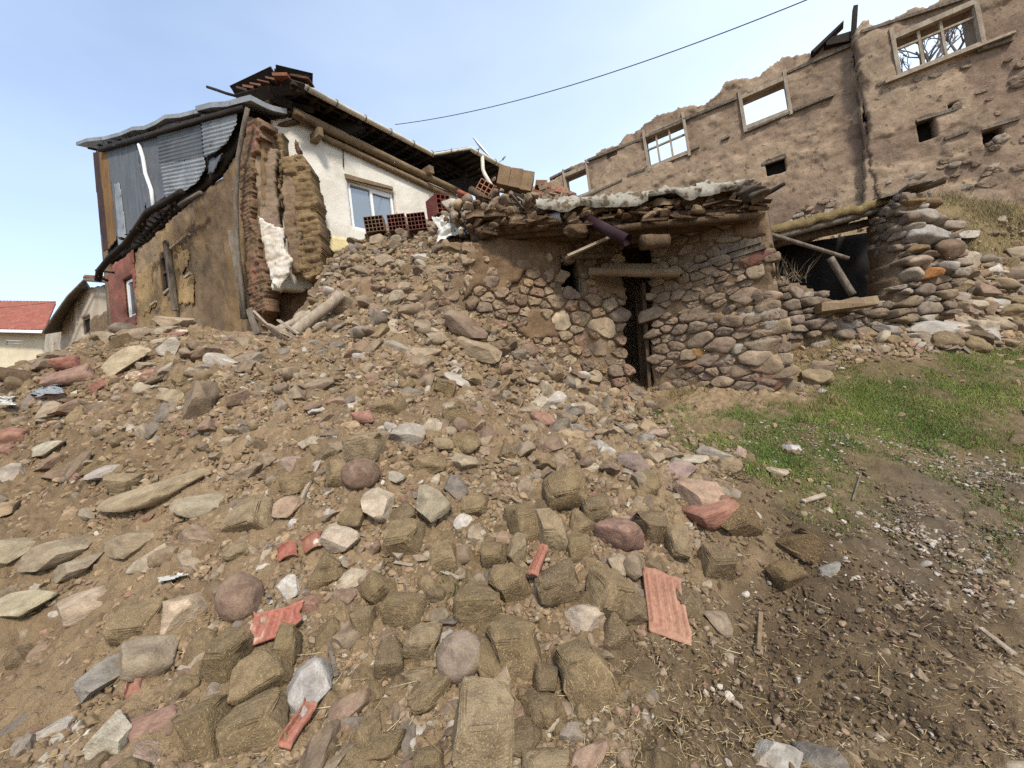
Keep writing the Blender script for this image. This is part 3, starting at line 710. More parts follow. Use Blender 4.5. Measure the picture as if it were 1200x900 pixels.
# broken roof end at the gable corner: boards and tiles sticking out
nb = NB(); cdep = depth(g0)
def zz(x, y): return (250+x/5.625, 70+y/5.625)
for (a, b, w_, h_, da, db) in (((140, 222), (410, 100), .30, .05, .15, .0), ((165, 268), (380, 210), .22, .06, -.1, -.1), ((380, 208), (600, 200), .16, .05, -.1, .1), ((410, 82), (655, 140), .30, .04, .0, .6),
    ((405, 112), (650, 160), .28, .06, .05, .6), ((150, 236), (420, 150), .2, .05, .3, .2), ((180, 292), (330, 240), .16, .05, .0, .1), ((370, 240), (520, 300), .16, .06, .1, .25), ((470, 150), (600, 190), .18, .05, 0, 0), ((360, 262), (660, 330), .14, .10, .4, .5), ((400, 220), (700, 320), .14, .05, .45, .6)):
    nb.bar(P(*zz(*a), cdep+da), P(*zz(*b), cdep+db), w_, h_, up=_f*.7+up*.7, jit=.012)
nb.build('broken_roof_boards', M_WOODDARK, house, False)
nb = NB()
nb.box(P(*zz(458, 122), cdep-.05), [_r, _f, up], (.16, .12, .035), lin((150, 96, 72), .5))
for k, (x, y) in enumerate(((250, 200), (300, 185), (350, 165), (400, 150), (560, 130), (610, 140), (210, 215))):
    nb.box(P(*zz(x, y), cdep+.05), [_r*.95-up*.2, _f, up], (.12, .12, .025), lin(RN.choice([(104, 80, 66), (128, 88, 70), (88, 72, 62)]), .5), .015)
nb.build('loose_roof_tiles', M_BRICK, house, False)
nb = NB(); nb.log(P(*zz(-40, 178), cdep+.3), P(*zz(150, 240), cdep), .03, .03, 3, .02, k=4, n=7); nb.build('roof_pole', M_WOODDARK, house)
# crossing beam ends under the corner
nb = NB()
for (a, b, r_) in (((350, 255), (420, 400), .10), ((300, 300), (380, 420), .05), ((310, 460), (520, 350), .06), ((330, 470), (560, 400), .06), ((275, 310), (370, 270), .05), ((540, 350), (660, 430), .07)):
    nb.log(P(*zz(*a), cdep+.15), P(*zz(*b), cdep+.5), r_, r_, int(a[0]), .02, k=5, n=9)
nb.build('corner_beams', M_WOOD, house)
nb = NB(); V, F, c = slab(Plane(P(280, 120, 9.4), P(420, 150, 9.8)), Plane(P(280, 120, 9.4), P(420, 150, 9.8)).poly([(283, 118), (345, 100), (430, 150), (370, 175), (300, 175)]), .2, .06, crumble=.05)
nb.add(V, F); nb.build('roof_shade_slab', M_SHADE, house)  # added dark slab painting the shade under the broken roof end

# --- mud facade
FA_top = [(130, 700), (150, 650), (240, 590), (330, 500), (400, 450), (470, 385), (530, 300), (552, 235), (600, 205)]
w1 = FA.rect(z1([(181, 712), (204, 716), (207, 820), (186, 822)])); w2 = FA.rect(z1([(287, 632), (314, 640), (318, 745), (290, 745)]))
def mudcol(s, z):
    a = np.array(lin((158, 134, 104), .6)); b = np.array(lin((112, 90, 68), .58)); cc = np.array(lin((176, 144, 96), .62))
    t = np.clip(fbm(s*1.6, z*.4, 0, 7, 5)*2.2+.5, 0, 1)[:, None]; t2 = np.clip(fbm(s*2.5, z*.7, 4, 8, 4)*3+.1, 0, 1)[:, None]
    k = np.clip(1-(s-.2)/3.4, 0, 1)[:, None]      # the older bare mud near the broken corner
    col = a*(1-t*.6)+b*t*.6; col = col*(1-t2*.6)+cc*t2*.6
    return col*(1-k*.55)+np.array(lin((112, 90, 66), .6))*k*.55
nb = NB()
V, F, c = slab(FA, FA.poly(z1(FA_top+[(610, 760), (575, 960), (100, 1000)])), .35, .05, [w1, w2], crumble=.07, seed=4, colf=mudcol,
    disp=lambda s, z: .06*fbm(s*1.8, z*.5, 0, 12, 5, .6)+.045*fbm(s*6, z*3, 0, 13, 4, .6)-.07*np.clip(1-(s-.2)/2.5, 0, 1)*(np.abs(fbm(s*3.0, z*1.0, 2, 14, 3))))
nb.add(V, F, c); nb.build('mud_wall', M_MUD, house)
nb = NB(); V, F, c = slab(FA, FA.poly(z1([(128, 690), (150, 652), (205, 618), (212, 700), (216, 830), (205, 880), (140, 905)])), .05, .04, [w1], off=.05, crumble=.12, seed=9,
    colf=lambda s, z: np.array(lin((150, 96, 80), .56))*(1+.5*fbm(s*2, z*2, 0, 5, 4)[:, None]), disp=lambda s, z: .015*fbm(s*4, z*4, 0, 15, 3))
nb.add(V, F, c); o = nb.build('red_plaster', M_MUD, house); o['label'] = 'flaking red painted plaster by the far window'
for i, pl_ in enumerate(([(335, 590), (372, 640), (352, 700), (338, 690)], [(215, 690), (262, 650), (268, 800), (222, 820)], [(352, 690), (392, 700), (386, 790), (340, 792)])):
    nb = NB(); V, F, c = slab(FA, FA.poly(z1(pl_)), .02, .03, off=.02, crumble=.22, cf=4, seed=20+i, colf=lambda s, z: np.array(lin((182, 152, 106), .62))*(1+.2*fbm(s*2, z*2, 0, 5, 4)[:, None]))
    nb.add(V, F, c); nb.build('plaster_patch', M_MUD, house)
o = window(FA, w1, house, .07, (), (), off=-.06); nb = NB(); s0, s1, a0, a1 = w1
nb.box(FA.at(s0+(s1-s0)*.62, (a0+a1)/2, -.05), [FA.u, FA.n, up], ((s1-s0)*.05, .02, (a1-a0)*.46)); nb.build('sash', M_BLUETIN, o, False)
window(FA, w2, house, .09, (), (.55,), off=-.05, frame_m=M_WOOD, pane_m=M_SHADE)  # opaque dark pane paints the unlit room behind
nb = NB(); nb.bar(FA.p3(*z1([(302, 590)])[0], .08), FA.p3(*z1([(332, 805)])[0], .08), .12, .10, up=FA.n, jit=.01); nb.build('wall_post', M_WOODGREY, house, False)
nb = NB()
for a, b in (((318, 612), (372, 566)), ((362, 702), (380, 688)), ((255, 788), (272, 776)), ((296, 752), (318, 734))):
    p, q = z1([a, b]); nb.bar(FA.p3(*p, .1), FA.p3(*q, .1), .05, .06, jit=.01)
nb.build('stub_batten', M_WOODPALE, house, False)
nb = NB(); pp = [FA.p3(*q, .28) for q in z1([(557, 176), (545, 230), (527, 330), (520, 470), (524, 590), (534, 700), (548, 830)])]
nb.tube(pp, .045, 9, rough=.15); nb.tube([FA.p3(*q, .2) for q in z1([(505, 560), (520, 650), (540, 740), (546, 830)])], .07, 9, rough=.25); nb.build('corner_pole', M_WOODGREY, house)
# brick edge, broken course by course
def brickcol(s, z):
    k = np.floor((z-CSL0*s)/.085+.3*fbm(s*3, z*1, 0, 9, 2)); hsh = _h(k, np.floor(s/.2+k*.5), 0*k, 3)[:, None]
    A_ = np.array(lin((158, 112, 92), .58)); B_ = np.array(lin((140, 116, 90), .58)); c = A_*hsh+B_*(1-hsh)
    jt = (np.abs(((z-CSL0*s)/.085+.3*fbm(s*3, z*1, 0, 9, 2)) % 1-.5) > .40)[:, None]; md = (fbm(s*4, z*3, 0, 6, 4) > .05)[:, None]
    return np.where(jt | md, np.array(lin((128, 104, 78), .58)), c)
CSL0 = 0.0
nb = NB(); V, F, c = slab(FA, FA.poly(z1([(556, 206), (600, 204), (604, 225), (590, 240), (598, 262), (578, 270), (584, 300), (566, 330), (572, 380), (560, 420), (572, 470), (566, 520), (588, 560), (590, 640), (610, 700), (612, 800), (560, 830), (548, 620), (528, 470), (532, 330), (548, 240)]), .1), .3, .028, off=.1, crumble=.09, cf=5, seed=14, colf=brickcol,
    disp=lambda s, z: .045*(_h(np.floor(z/.085), np.floor(s/.2+np.floor(z/.085)*.5), 0*z, 5)-.5)-.03*(np.abs((z/.085) % 1-.5) > .40)+.03*fbm(s*8, z*8, 0, 15, 4, .6))
nb.add(V, F, c); nb.build('brick_edge', M_MUD, house)
# torn wall stubs at the corner
def coursed(s, z, seed):
    zz_ = z+.05*fbm(s*2, z*2, 0, seed, 3); r_ = np.floor(zz_/.13); q = s/.27+.5*(r_ % 2)+.3*_h(r_, 0*r_, 0*r_, seed); b_ = np.floor(q)
    st = (_h(r_, b_, 0*r_, seed+2)-.5)*.10; jz = np.abs(zz_/.13-r_-.5); jq = np.abs(q-b_-.5)
    return st-.045*np.clip((jz-.38)*9, 0, 1)-.03*np.clip((jq-.44)*14, 0, 1)+.03*fbm(s*7, z*7, 0, seed+5, 5, .65)
def stub(pl_, name, m, col, off, thick, rough, seed, label=None, cr=.05, aniso=1.0):
    nb = NB(); cA = np.array(lin(col, .6))
    V, F, c = slab(TC, TC.poly(z1(pl_), off), thick, .026, off=off, crumble=cr*1.6, cf=4.5, seed=seed, colf=lambda s, z: cA*(1+.28*fbm(s*2.2, z*1.1, 0, seed, 4)[:, None]+.22*fbm(s*9, z*12, 0, seed+3, 3)[:, None]),
        disp=(lambda s, z: coursed(s, z, seed)) if name == 'adobe_stub' else lambda s, z: .45*rough*fbm(s*14, z*11, 0, seed+4, 4, .65)+rough*1.1*(fbm(s*3.2, z*2.4*aniso, 0, seed+1, 5, .6)*1.0-np.clip(.32-worley(s*4+.4*fbm(s*5, z*5, 0, seed, 2), z*7, seed), 0, 1)*.7-.5*np.clip(fbm(s*2.5, z*8, 1, seed+7, 4)-.12, 0, 1)*3))
    nb.add(V, F, c); o = nb.build(name, m, house)
    if label: o['label'] = label
    return o
stub([(548, 215), (600, 200), (660, 230), (690, 250), (720, 300), (800, 600), (830, 900), (540, 900)], 'broken_core', M_MUD, (104, 80, 58), -.5, .35, .08, 31, cr=.08)
stub([(575, 330), (600, 300), (645, 300), (640, 420), (660, 560), (600, 560), (588, 520)], 'plaster_strip', M_MUD, (152, 130, 108), .05, .14, .02, 32, cr=.03)
stub([(575, 250), (625, 262), (662, 250), (668, 320), (660, 420), (658, 545), (640, 520), (640, 330), (585, 325)], 'adobe_stub', M_MUD, (140, 118, 86), -.10, .45, .06, 33)
stub([(660, 385), (685, 375), (705, 430), (722, 560), (726, 690), (690, 690), (668, 560)], 'plaster_strip', M_MUD, (146, 122, 96), .04, .14, .02, 34, cr=.03)
stub([(664, 330), (690, 312), (722, 315), (748, 360), (766, 440), (786, 600), (782, 690), (752, 720), (716, 690), (700, 430), (668, 380)], 'adobe_stub', M_MUD, (142, 118, 84), .02, .5, .085, 35, 'rough yellow brown adobe column beside the white wall')
stub([(585, 508), (640, 545), (668, 548), (662, 590), (694, 650), (684, 690), (650, 740), (628, 722), (606, 610)], 'plaster_flap', M_WHITEFLAP, (220, 210, 196), .22, .05, .05, 36, 'torn white plaster hanging from the corner', cr=.04)
# --- tin clad upper storey on the facade plane
UP = .10
nb = NB(); V, F, c = slab(FA, FA.poly(z1([(100, 330), (300, 240), (552, 168), (556, 235), (530, 300), (470, 385), (400, 450), (330, 505), (240, 596), (128, 660)])), .12, .06, off=UP-.06, crumble=.01)
nb.add(V, F); nb.build('upper_wall', M_WOODDARK, house)
_ca, _cb = FA.sz(*z1([(330, 360)])[0]), FA.sz(*z1([(530, 318)])[0]); CSL = (_ca[1]-_cb[1])/(_ca[0]-_cb[0])
def sheet(pl_, m, name, off, corr=0, seed=0, label=None, horiz=True, amp=.016):
    nb = NB(); V, F, c = slab(FA, FA.poly(z1(pl_)), .012, .022 if corr else .05, off=off, crumble=.012, seed=seed, jit=0, edge=0,
        disp=(lambda s, z: amp*np.sin((z-CSL*s)*2*math.pi/corr)+.02*fbm(s, z, 0, seed, 2)) if corr else (lambda s, z: .015*fbm(s*1.2, z*.6, 0, seed, 3)))
    nb.add(V, F); o = nb.build(name, m, house)
    if label: o['label'] = label
    return o
sheet([(92, 320), (112, 314), (140, 618), (124, 628)], M_RUST, 'wall_board', UP+.02, label='dark maroon board at the far end')
sheet([(110, 318), (140, 308), (166, 590), (140, 620)], M_OCHRE, 'wall_board', UP+.02, label='ochre brown board')
sheet([(138, 306), (228, 284), (262, 478), (240, 560), (170, 605)], M_BLUETIN, 'wall_board', UP+.03, label='blue grey upright boards', seed=4)
sheet([(228, 284), (300, 264), (322, 458), (262, 500)], M_TINDARK, 'wall_board', UP+.03, seed=5)
sheet([(162, 420), (180, 412), (205, 600), (176, 622)], M_TIN, 'wall_board', UP+.045, seed=6)
nb = NB(); nb.tube([FA.p3(*q, UP+.07) for q in z1([(220, 290), (232, 330), (240, 380), (258, 430), (266, 500)])], .045, 8, rough=.1); nb.build('white_batten', M_PVC, house)
sheet([(296, 242), (432, 212), (442, 338), (306, 360)], M_TINDARK, 'corrugated_sheet', UP+.06, .095, 7, 'dark grey corrugated sheet')
sheet([(312, 362), (446, 338), (452, 372), (425, 418), (378, 448), (326, 462)], M_TIN, 'corrugated_sheet', UP+.07, .095, 8, 'lower pale corrugated sheet')
sheet([(436, 212), (552, 188), (548, 240), (520, 296), (486, 326), (450, 342)], M_TIN, 'corrugated_sheet', UP+.08, .095, 9, 'pale corrugated sheet next to the corner')
sheet([(456, 345), (500, 325), (470, 385), (452, 390)], M_BLUETIN, 'wall_board', UP+.03)
# tin roof over it
def tinroof(fr, run, rise, th, m, name):
    pts = [FA.p3(*q, .26) for q in z1(fr)]; nb = NB(); k = len(pts); V = []; n2 = 6
    for j in range(n2):
        t = j/(n2-1)
        for i, p in enumerate(pts): V.append(p-FA.n*run*t+up*(rise*t+.03*math.sin(i*2.1+j)))
    V = np.array(V); F = []
    for j in range(n2-1):
        for i in range(k-1): a = j*k+i; F.append([a, a+1, a+k+1, a+k])
    nv = len(V); V2 = np.concatenate([V, V+up*th]); F2 = F+[[a+nv for a in f[::-1]] for f in F]
    for i in range(k-1): F2.append([i, i+nv, i+1+nv, i+1])
    for j in range(n2-1): F2.append([j*k, j*k+k, j*k+k+nv, j*k+nv]); F2.append([j*k+k-1, j*k+k-1+nv, j*k+2*k-1+nv, j*k+2*k-1])
    nb.add(V2, np.array(F2)); return nb.build(name, m, house, False)
tinroof([(24, 292), (60, 282), (110, 272), (160, 262), (200, 248), (235, 240), (270, 228), (300, 212), (345, 202), (400, 192)], 3.0, .5, .10, M_TIN, 'tin_roof')
tinroof([(395, 186), (440, 178), (490, 168), (535, 160), (566, 156)], .8, .2, .12, M_TIN, 'tin_roof')
nb = NB()
for i in range(16):
    a = z1([(60+i*31, 296-i*8.4)])[0]; p = FA.p3(*a, .22)-up*.03; nb.log(p, p-FA.n*.7+up*.12, .035, .035, i, .02, k=3, n=7)
nb.bar(FA.p3(*z1([(95, 306)])[0], .2), FA.p3(*z1([(545, 176)])[0], .2), .08, .1); nb.build('eave_battens', M_WOODDARK, house)
# --- remains of a balcony hanging off the facade
rack = thing('balcony_rack', 'dark bent pole rack with slats hanging off the mud facade of the house', 'wooden rack', FA.p3(*z1([(240, 540)])[0], .5))
A = z1([(92, 712), (98, 680), (130, 640), (175, 600), (205, 560), (245, 500), (300, 470), (352, 436)])
nb = NB(); nb.tube([FA.p3(*q, .75) for q in A], [.07]*len(A), 9, rough=.2); nb.build('beam', M_WOODDARK, rack)
B = z1([(225, 585), (258, 548), (300, 508), (335, 460), (352, 438)])
nb = NB(); nb.tube([FA.p3(*q, .35) for q in B], .06, 9, rough=.2, seed=4); nb.build('beam', M_WOODDARK, rack)
nb = NB(); nb.tube([FA.p3(*q, .3) for q in z1([(345, 480), (372, 462), (412, 440)])], .05, 9, rough=.2, seed=7); nb.build('beam', M_WOODGREY, rack)
nb = NB()
for i in range(11):
    t = i/10; a = z1([(160+t*170, 580-t*110)])[0]; b = z1([(232+t*105, 600-t*112)])[0]
    nb.bar(FA.p3(*a, .82), FA.p3(*b, .28), .05, .04, jit=.015)
for a, b in (((86, 680), (140, 686)), ((96, 700), (122, 712)), ((262, 490), (330, 505))):
    p, q = z1([a, b]); nb.bar(FA.p3(*p, .7), FA.p3(*q, .5), .06, .05, jit=.01)
nb.build('slats', M_WOODDARK, rack, False)
# back and interior closure
nb = NB(); far_c = FA.p3(125, 300, 0); bx = (FA.p3(300, 300)+W.p3(560, 300))/2-W.n*3.4
for pl_, l in ((Plane(far_c[:2], (far_c-FA.n*4)[:2]), 4.0),):
    V, F, c = slab(pl_, [(0, 2.5), (4, 2.5), (4, 10.4), (0, 10.4)], .2, .25); nb.add(V, F)
q0 = far_c-FA.n*4; q1 = W.p3(600, 300)-W.n*3.5
V, F, c = slab(Plane(q0[:2], q1[:2]), [(0, 2.5), (np.linalg.norm((q1-q0)[:2]), 2.5), (np.linalg.norm((q1-q0)[:2]), 9.4), (0, 10)], .2, .25); nb.add(V, F)
nb.build('rear_wall', M_MORTAR, house)
# dish on the roof
dish = thing('satellite_dish', 'small white satellite dish on the roof end above the downpipe', 'satellite dish', P(562, 180, 12.6))
nb = NB(); e2_ = _r*.63-_u*.77; ax = (_r*.77+_u*.63)*.93-_f*.36; ax /= np.linalg.norm(ax); e1_ = np.cross(ax, e2_); c0 = P(562.5, 173, 12.6); Vv = [c0]; Fc = []
for k in range(1, 6):
    for j in range(24):
        a = j*math.pi/12; r_ = .34*k/5; Vv.append(c0+e1_*math.cos(a)*r_+e2_*math.sin(a)*r_*1.1+ax*(r_**2*.5))
for j in range(24):
    Fc.append([0, 1+j, 1+(j+1) % 24])
    for k in range(4): Fc.append([1+k*24+j, 1+k*24+24+j, 1+k*24+24+(j+1) % 24, 1+k*24+(j+1) % 24])
nb.add(np.array(Vv), Fc); nb.add(np.array(Vv)-ax*.015, Fc); nb.build('dish_bowl', M_PVC, dish)
nb = NB(); nb.tube([c0+e2_*.33, P(580, 192, 12.5), P(590, 187, 12.5)], .012, 6); nb.tube([P(589, 187, 12.5), P(592, 183, 12.5)], .03, 8); nb.build('receiver_arm', M_GREYPIPE, dish)
nb = NB(); nb.tube([c0-ax*.03, c0-ax*.12, c0-ax*.15-up*.6], .02, 6); nb.build('mast', M_GREYPIPE, dish)

# ================================================================== houses far left
h2 = thing('neighbour_house', 'pale house with stained walls and a dark overhanging eave behind the mud house', 'house', P(100, 400, 17))
H2 = Plane(P(85, 360, 17), P(138, 360, 15.5))
nb = NB(); w_ = H2.rect(z7([(362, 275), (392, 265), (394, 335), (360, 335)]))
V, F, c = slab(H2, H2.poly(z7([(280, 210), (320, 175), (380, 140), (500, 118), (520, 500), (250, 500), (270, 300)])), .3, .07, [w_], crumble=.02); nb.add(V, F); nb.build('wall', M_PALEWALL, h2)
nb = NB(); V, F, c = slab(H2, H2.poly(z7([(400, 285), (420, 255), (445, 262), (470, 235), (500, 230), (520, 500), (395, 500)])), .06, .06, off=.07, crumble=.1, seed=3); nb.add(V, F); nb.build('broken_render', M_MORTAR, h2)
window(H2, w_, h2, .06, (), (), off=-.1, frame_m=M_WOODGREY, pane_m=M_SHADE)  # pane coloured as the shade inside the house, not as glass
H2b = Plane(P(85, 360, 17), P(50, 360, 20)); nb = NB(); V, F, c = slab(H2b, H2b.poly(z7([(200, 320), (335, 190), (335, 500), (180, 500)])), .25, .12); nb.add(V, F); nb.build('side_wall', M_PALEWALL, h2)
nb = NB(); ev = [P(*q, d_) for q, d_ in zip(z7([(192, 345), (240, 270), (300, 185), (372, 110)]), (16.6, 16.4, 16.2, 16.0))]; bk_ = [P(*q, d_) for q, d_ in zip(z7([(290, 330), (310, 265), (345, 205), (400, 160)]), (18.2, 17.6, 17.2, 17))]
V = np.array(ev+bk_+[p+up*.12 for p in ev]+[p+up*.2 for p in bk_]); F = []
for i in range(3): F += [[i, i+1, 5+i, 4+i], [8+i, 12+i, 13+i, 9+i], [i, 8+i, 9+i, i+1], [4+i, 5+i, 13+i, 12+i]]
F += [[0, 4, 12, 8], [3, 11, 15, 7]]; nb.add(V, np.array(F)); nb.build('eave', M_WOODGREY, h2, False)
nb = NB(); q = [P(*a, d_) for a, d_ in zip(z7([(366, 108), (480, 112), (490, 100), (372, 92)]), (16, 15.2, 16.5, 17))]; nb.prism(q, up*.1); nb.tube([P(*a, d_) for a, d_ in zip(z7([(190, 338), (240, 262), (300, 178), (372, 106), (478, 114)]), (16.4, 16.2, 16.0, 15.8, 15))], .05, 8); nb.build('roof_edge', M_WOODGREY, h2, False)
nb = NB()
for i in range(8): a = z7([(370+i*14, 96+i*.8)])[0]; p = P(*a, 16); nb.tube([p, p+np.array([.1, .35, .12])], .07, 8, np.array(lin((120, 74, 60), .5)))
nb.build('ridge_tiles', M_BRICK, h2)
h3 = thing('red_roof_house', 'cream house under a red tiled roof at the far left edge', 'house', P(20, 420, 26))
H3 = Plane(P(-60, 400, 25), P(56, 400, 26)); nb = NB(); V, F, c = slab(H3, H3.poly([(-90, 382), (52, 386), (54, 470), (-90, 480)]), .3, .2); nb.add(V, F); nb.build('wall', M_CREAMWALL, h3)
e_ = [P(-90, 384, 24.3), P(52, 387, 25.3)]; rd = [P(-70, 352, 28.5), P(66, 353.5, 29)]
nb = NB(); n1_, n2_ = 90, 22; uu = np.linspace(0, 1, n1_); vv = np.linspace(0, 1, n2_); Vv = []
for v_ in vv:
    for u_ in uu:
        p = lerp(lerp(e_[0], e_[1], u_), lerp(rd[0], rd[1], u_), v_); Vv.append(p+up*(.06*abs(math.sin(u_*math.pi*34))+.05*((v_*9) % 1)))
Vv = np.array(Vv); i = np.arange(n2_-1)[:, None]; j = np.arange(n1_-1)[None]; a = i*n1_+j
Fq = np.stack([a, a+1, a+n1_+1, a+n1_], -1).reshape(-1, 4); nv = len(Vv); nb.add(np.concatenate([Vv, Vv-up*.15]), np.concatenate([Fq, Fq[:, ::-1]+nv])); nb.build('roof', M_REDTILE, h3)
nb = NB(); nb.bar(e_[0]-up*.1, e_[1]-up*.1, .12, .18); nb.build('fascia', M_PVC, h3, False)
nb = NB(); nb.tube([P(8, 404, 24.6), P(8.2, 399, 24.6), P(27, 400, 24.7)], .04, 6); nb.tube([P(9, 403, 24.6), P(28, 402.5, 24.7)], .03, 6); nb.build('balcony_rail', M_GREYPIPE, h3)

# ================================================================== tall ruined wall at the right
RU = Plane(P(1105, 120, 9.3), P(680, 220, 13.8))
ruin = thing('ruined_wall', 'tall roofless mud wall with empty window openings standing above the hut', 'ruined wall', P(900, 250, 11.2))
top = z5([(-60, 480), (0, 455), (40, 440), (62, 418), (100, 400), (140, 378), (180, 365), (200, 345), (230, 320), (262, 300), (290, 282), (340, 265), (375, 270), (400, 255), (425, 240), (450, 205), (480, 195), (520, 197), (545, 180), (575, 150), (605, 138), (640, 142), (668, 125), (690, 105), (725, 95), (775, 110)])
hw = {'a': z5([(48, 452), (100, 420), (106, 486), (58, 496)]), 'b': z5([(248, 345), (345, 306), (354, 384), (260, 418)]), 'c': z5([(490, 250), (598, 200), (610, 278), (502, 322)])}
rects = {k: RU.rect(v) for k, v in hw.items()}
nich = [RU.rect(z5([(552, 408), (600, 398), (602, 428), (556, 438)])), RU.rect(z5([(150, 384), (176, 378), (178, 388), (152, 394)]))]
bite = RU.poly(z5([(285, 500), (325, 490), (325, 508), (290, 510)]))
RCOL = [np.array(lin(c, .6)) for c in ((170, 146, 121), (149, 125, 104), (184, 160, 132), (134, 113, 94))]
def ruincol(s, z):
    t = np.clip(fbm(s*.9, z*.9, 0, 41, 4)*1.8+.5, 0, 1)[:, None]; t2 = np.clip(fbm(s*1.1, z*1.1, 0, 44, 5)*6+.2, 0, 1)[:, None]; t3 = np.clip(fbm(s*.5+4, z*2.2, 0, 43, 4)*2.2-.3, 0, 1)[:, None]
    c = RCOL[0]*(1-t)+RCOL[1]*t; c = c*(1-t2*.7)+RCOL[2]*t2*.7; return c*(1-t3*.7)+RCOL[3]*t3*.7
def ruindisp(s, z):
    flake = np.clip(fbm(s*1.1, z*1.1, 0, 44, 5)*14, -1, 1)*.022+np.clip(fbm(s*2.6, z*2.6, 3, 48, 4)*12, -1, 1)*.010-.010*np.clip(fbm(s*1.7, z*3, 5, 49, 4)*3-.6, 0, 1)
    return flake+.018*fbm(s*4, z*4, 0, 45, 5, .6)+.03*fbm(s*.5, z*.5, 0, 46, 2)
nb = NB(); V, F, c = slab(RU, RU.poly(top+z5([(800, 290), (840, 520), (845, 760), (-80, 760)])), .45, .036, list(rects.values())+nich, crumble=.13, seed=6, colf=ruincol, disp=ruindisp, cf=3.0)
nb.add(V, F, c); nb.build('mud_plaster_wall', M_RUIN, ruin)
# nearer part, standing proud
RO = .28
top2 = z5([(776, 88), (798, 45), (830, 62), (868, 45), (905, 28), (930, 14), (965, 8), (1010, -25), (1100, -70), (1260, -150), (1500, -260)])
rw = RU.rect(z5([(882, 92), (1076, 14), (1090, 112), (888, 182)]), RO)
n2_ = [RU.rect(z5([(932, 304), (972, 296), (978, 342), (938, 350)]), RO), RU.rect(z5([(1098, 328), (1146, 318), (1150, 346), (1100, 356)]), RO), RU.rect(z5([(1008, 264), (1030, 260), (1030, 274), (1010, 276)]), RO)]
nb = NB(); V, F, c = slab(RU, RU.poly(top2+z5([(1500, 760), (845, 760), (835, 520), (800, 290)]), RO), .6, .036, [rw]+n2_, off=RO, crumble=.12, seed=8, colf=ruincol, disp=ruindisp, cf=3.0)
nb.add(V, F, c); o = nb.build('mud_plaster_wall', M_RUIN, ruin); o['label'] = 'nearer stretch of the wall with the wide barred window'
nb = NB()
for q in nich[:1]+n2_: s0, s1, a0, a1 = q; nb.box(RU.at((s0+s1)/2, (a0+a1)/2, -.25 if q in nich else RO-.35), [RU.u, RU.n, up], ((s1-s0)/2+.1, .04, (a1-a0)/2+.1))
nb.build('niche_back', M_SHADE, ruin, False)  # niche backs coloured dark to paint the shade of each recess
# buttress seam
nb = NB(); V, F, c = slab(RU, RU.poly(z5([(784, 80), (800, 60), (806, 290), (842, 520), (845, 620), (800, 620), (800, 420)]), RO+.0), .3, .05, off=RO-.06, crumble=.10, seed=18, colf=ruincol, disp=ruindisp); nb.add(V, F, c); nb.build('buttress', M_RUIN, ruin)
# empty window frames
def rframe(pl, off, r, mull=(), trans=(), name='window_frame', fw=.075, dep=.14, head=.12):
    s0, s1, a0, a1 = r; nb = NB(); j = .008
    nb.box(pl.at(s0-.02, (a0+a1)/2+.06, off-.02), [pl.u, pl.n, up], (fw/2, dep/2, (a1-a0)/2+.18), None, j)
    nb.box(pl.at(s1+.02, (a0+a1)/2+.06, off-.02), [pl.u, pl.n, up], (fw/2, dep/2, (a1-a0)/2+.18), None, j)
    nb.box(pl.at((s0+s1)/2, a1+.02, off-.03), [pl.u, pl.n, up], ((s1-s0)/2, dep/2, head/2), None, j)
    nb.box(pl.at((s0+s1)/2, a0-.0, off-.03), [pl.u, pl.n, up], ((s1-s0)/2, dep/2, .05), None, j)
    for t in mull: nb.box(pl.at(s0+(s1-s0)*t, (a0+a1)/2, off-.06), [pl.u, pl.n, up], (.025, .03, (a1-a0)/2), None, j*.5)
    for t in trans: nb.box(pl.at((s0+s1)/2, a0+(a1-a0)*t, off-.058), [pl.u, pl.n, up], ((s1-s0)/2, .03, .022), None, j*.5)
    return nb.build(name, M_WOODPALE if name == 'window_frame' else M_WOODGREY, ruin, False)
rframe(RU, 0, rects['a'], fw=.06); rframe(RU, 0, rects['b'], (.38, .72), (.6,)); rframe(RU, 0, rects['c'])
rframe(RU, RO, rw, (.40, .68), (.72,), fw=.08)
nb = NB(); s0, s1, a0, a1 = rw
nb.bar(RU.at(s0-.45, a0-.06, RO+.03), RU.at(s1+.3, a0-.06, RO+.03), .18, .065, jit=.015); nb.build('window_sill', M_WOODPALE, ruin, False)
nb = NB()
def band(a, b, off=0, w_=.1, h_=.07):
    p, q = z5([a, b]); nb.bar(RU.p3(*p, off), RU.p3(*q, off), w_, h_, jit=.01)
for a, b in (((80, 502), (192, 452)), ((205, 442), (250, 426)), ((350, 384), (385, 368)), ((440, 352), (460, 342)), ((500, 332), (612, 284)), ((618, 280), (722, 238)), ((10, 450), (62, 424)), ((104, 404), (236, 352)), ((345, 302), (478, 248)), ((606, 184), (770, 112)), ((240, 348), (345, 302)), ((540, 415), (602, 394)), ((270, 502), (325, 486))):
    band(a, b, .0)
for a, b in (((790, 82), (1080, -12)), ((1000, 350), (1062, 328)), ((830, 215), (880, 196)), ((930, 305), (1040, 270)), ((1092, 325), (1190, 296)), ((1080, 130), (1170, 100))):
    band(a, b, RO+.0)
nb.build('timber_band', M_WOODGREY, ruin, False)
# planks and stump at the break
nb = NB(); nb.bar(RU.p3(*z5([(668, 138)])[0], .05), RU.p3(*z5([(746, 62)])[0], .05), .22, .06, jit=.02); nb.bar(RU.p3(*z5([(770, 100)])[0], .1), RU.p3(*z5([(776, 18)])[0], .1), .12, .14, jit=.02, up=RU.n); nb.bar(RU.p3(*z5([(700, 112)])[0], .05), RU.p3(*z5([(772, 92)])[0], .05), .2, .22, jit=.03)
nb.build('broken_plank', M_WOODDARK, ruin, False)
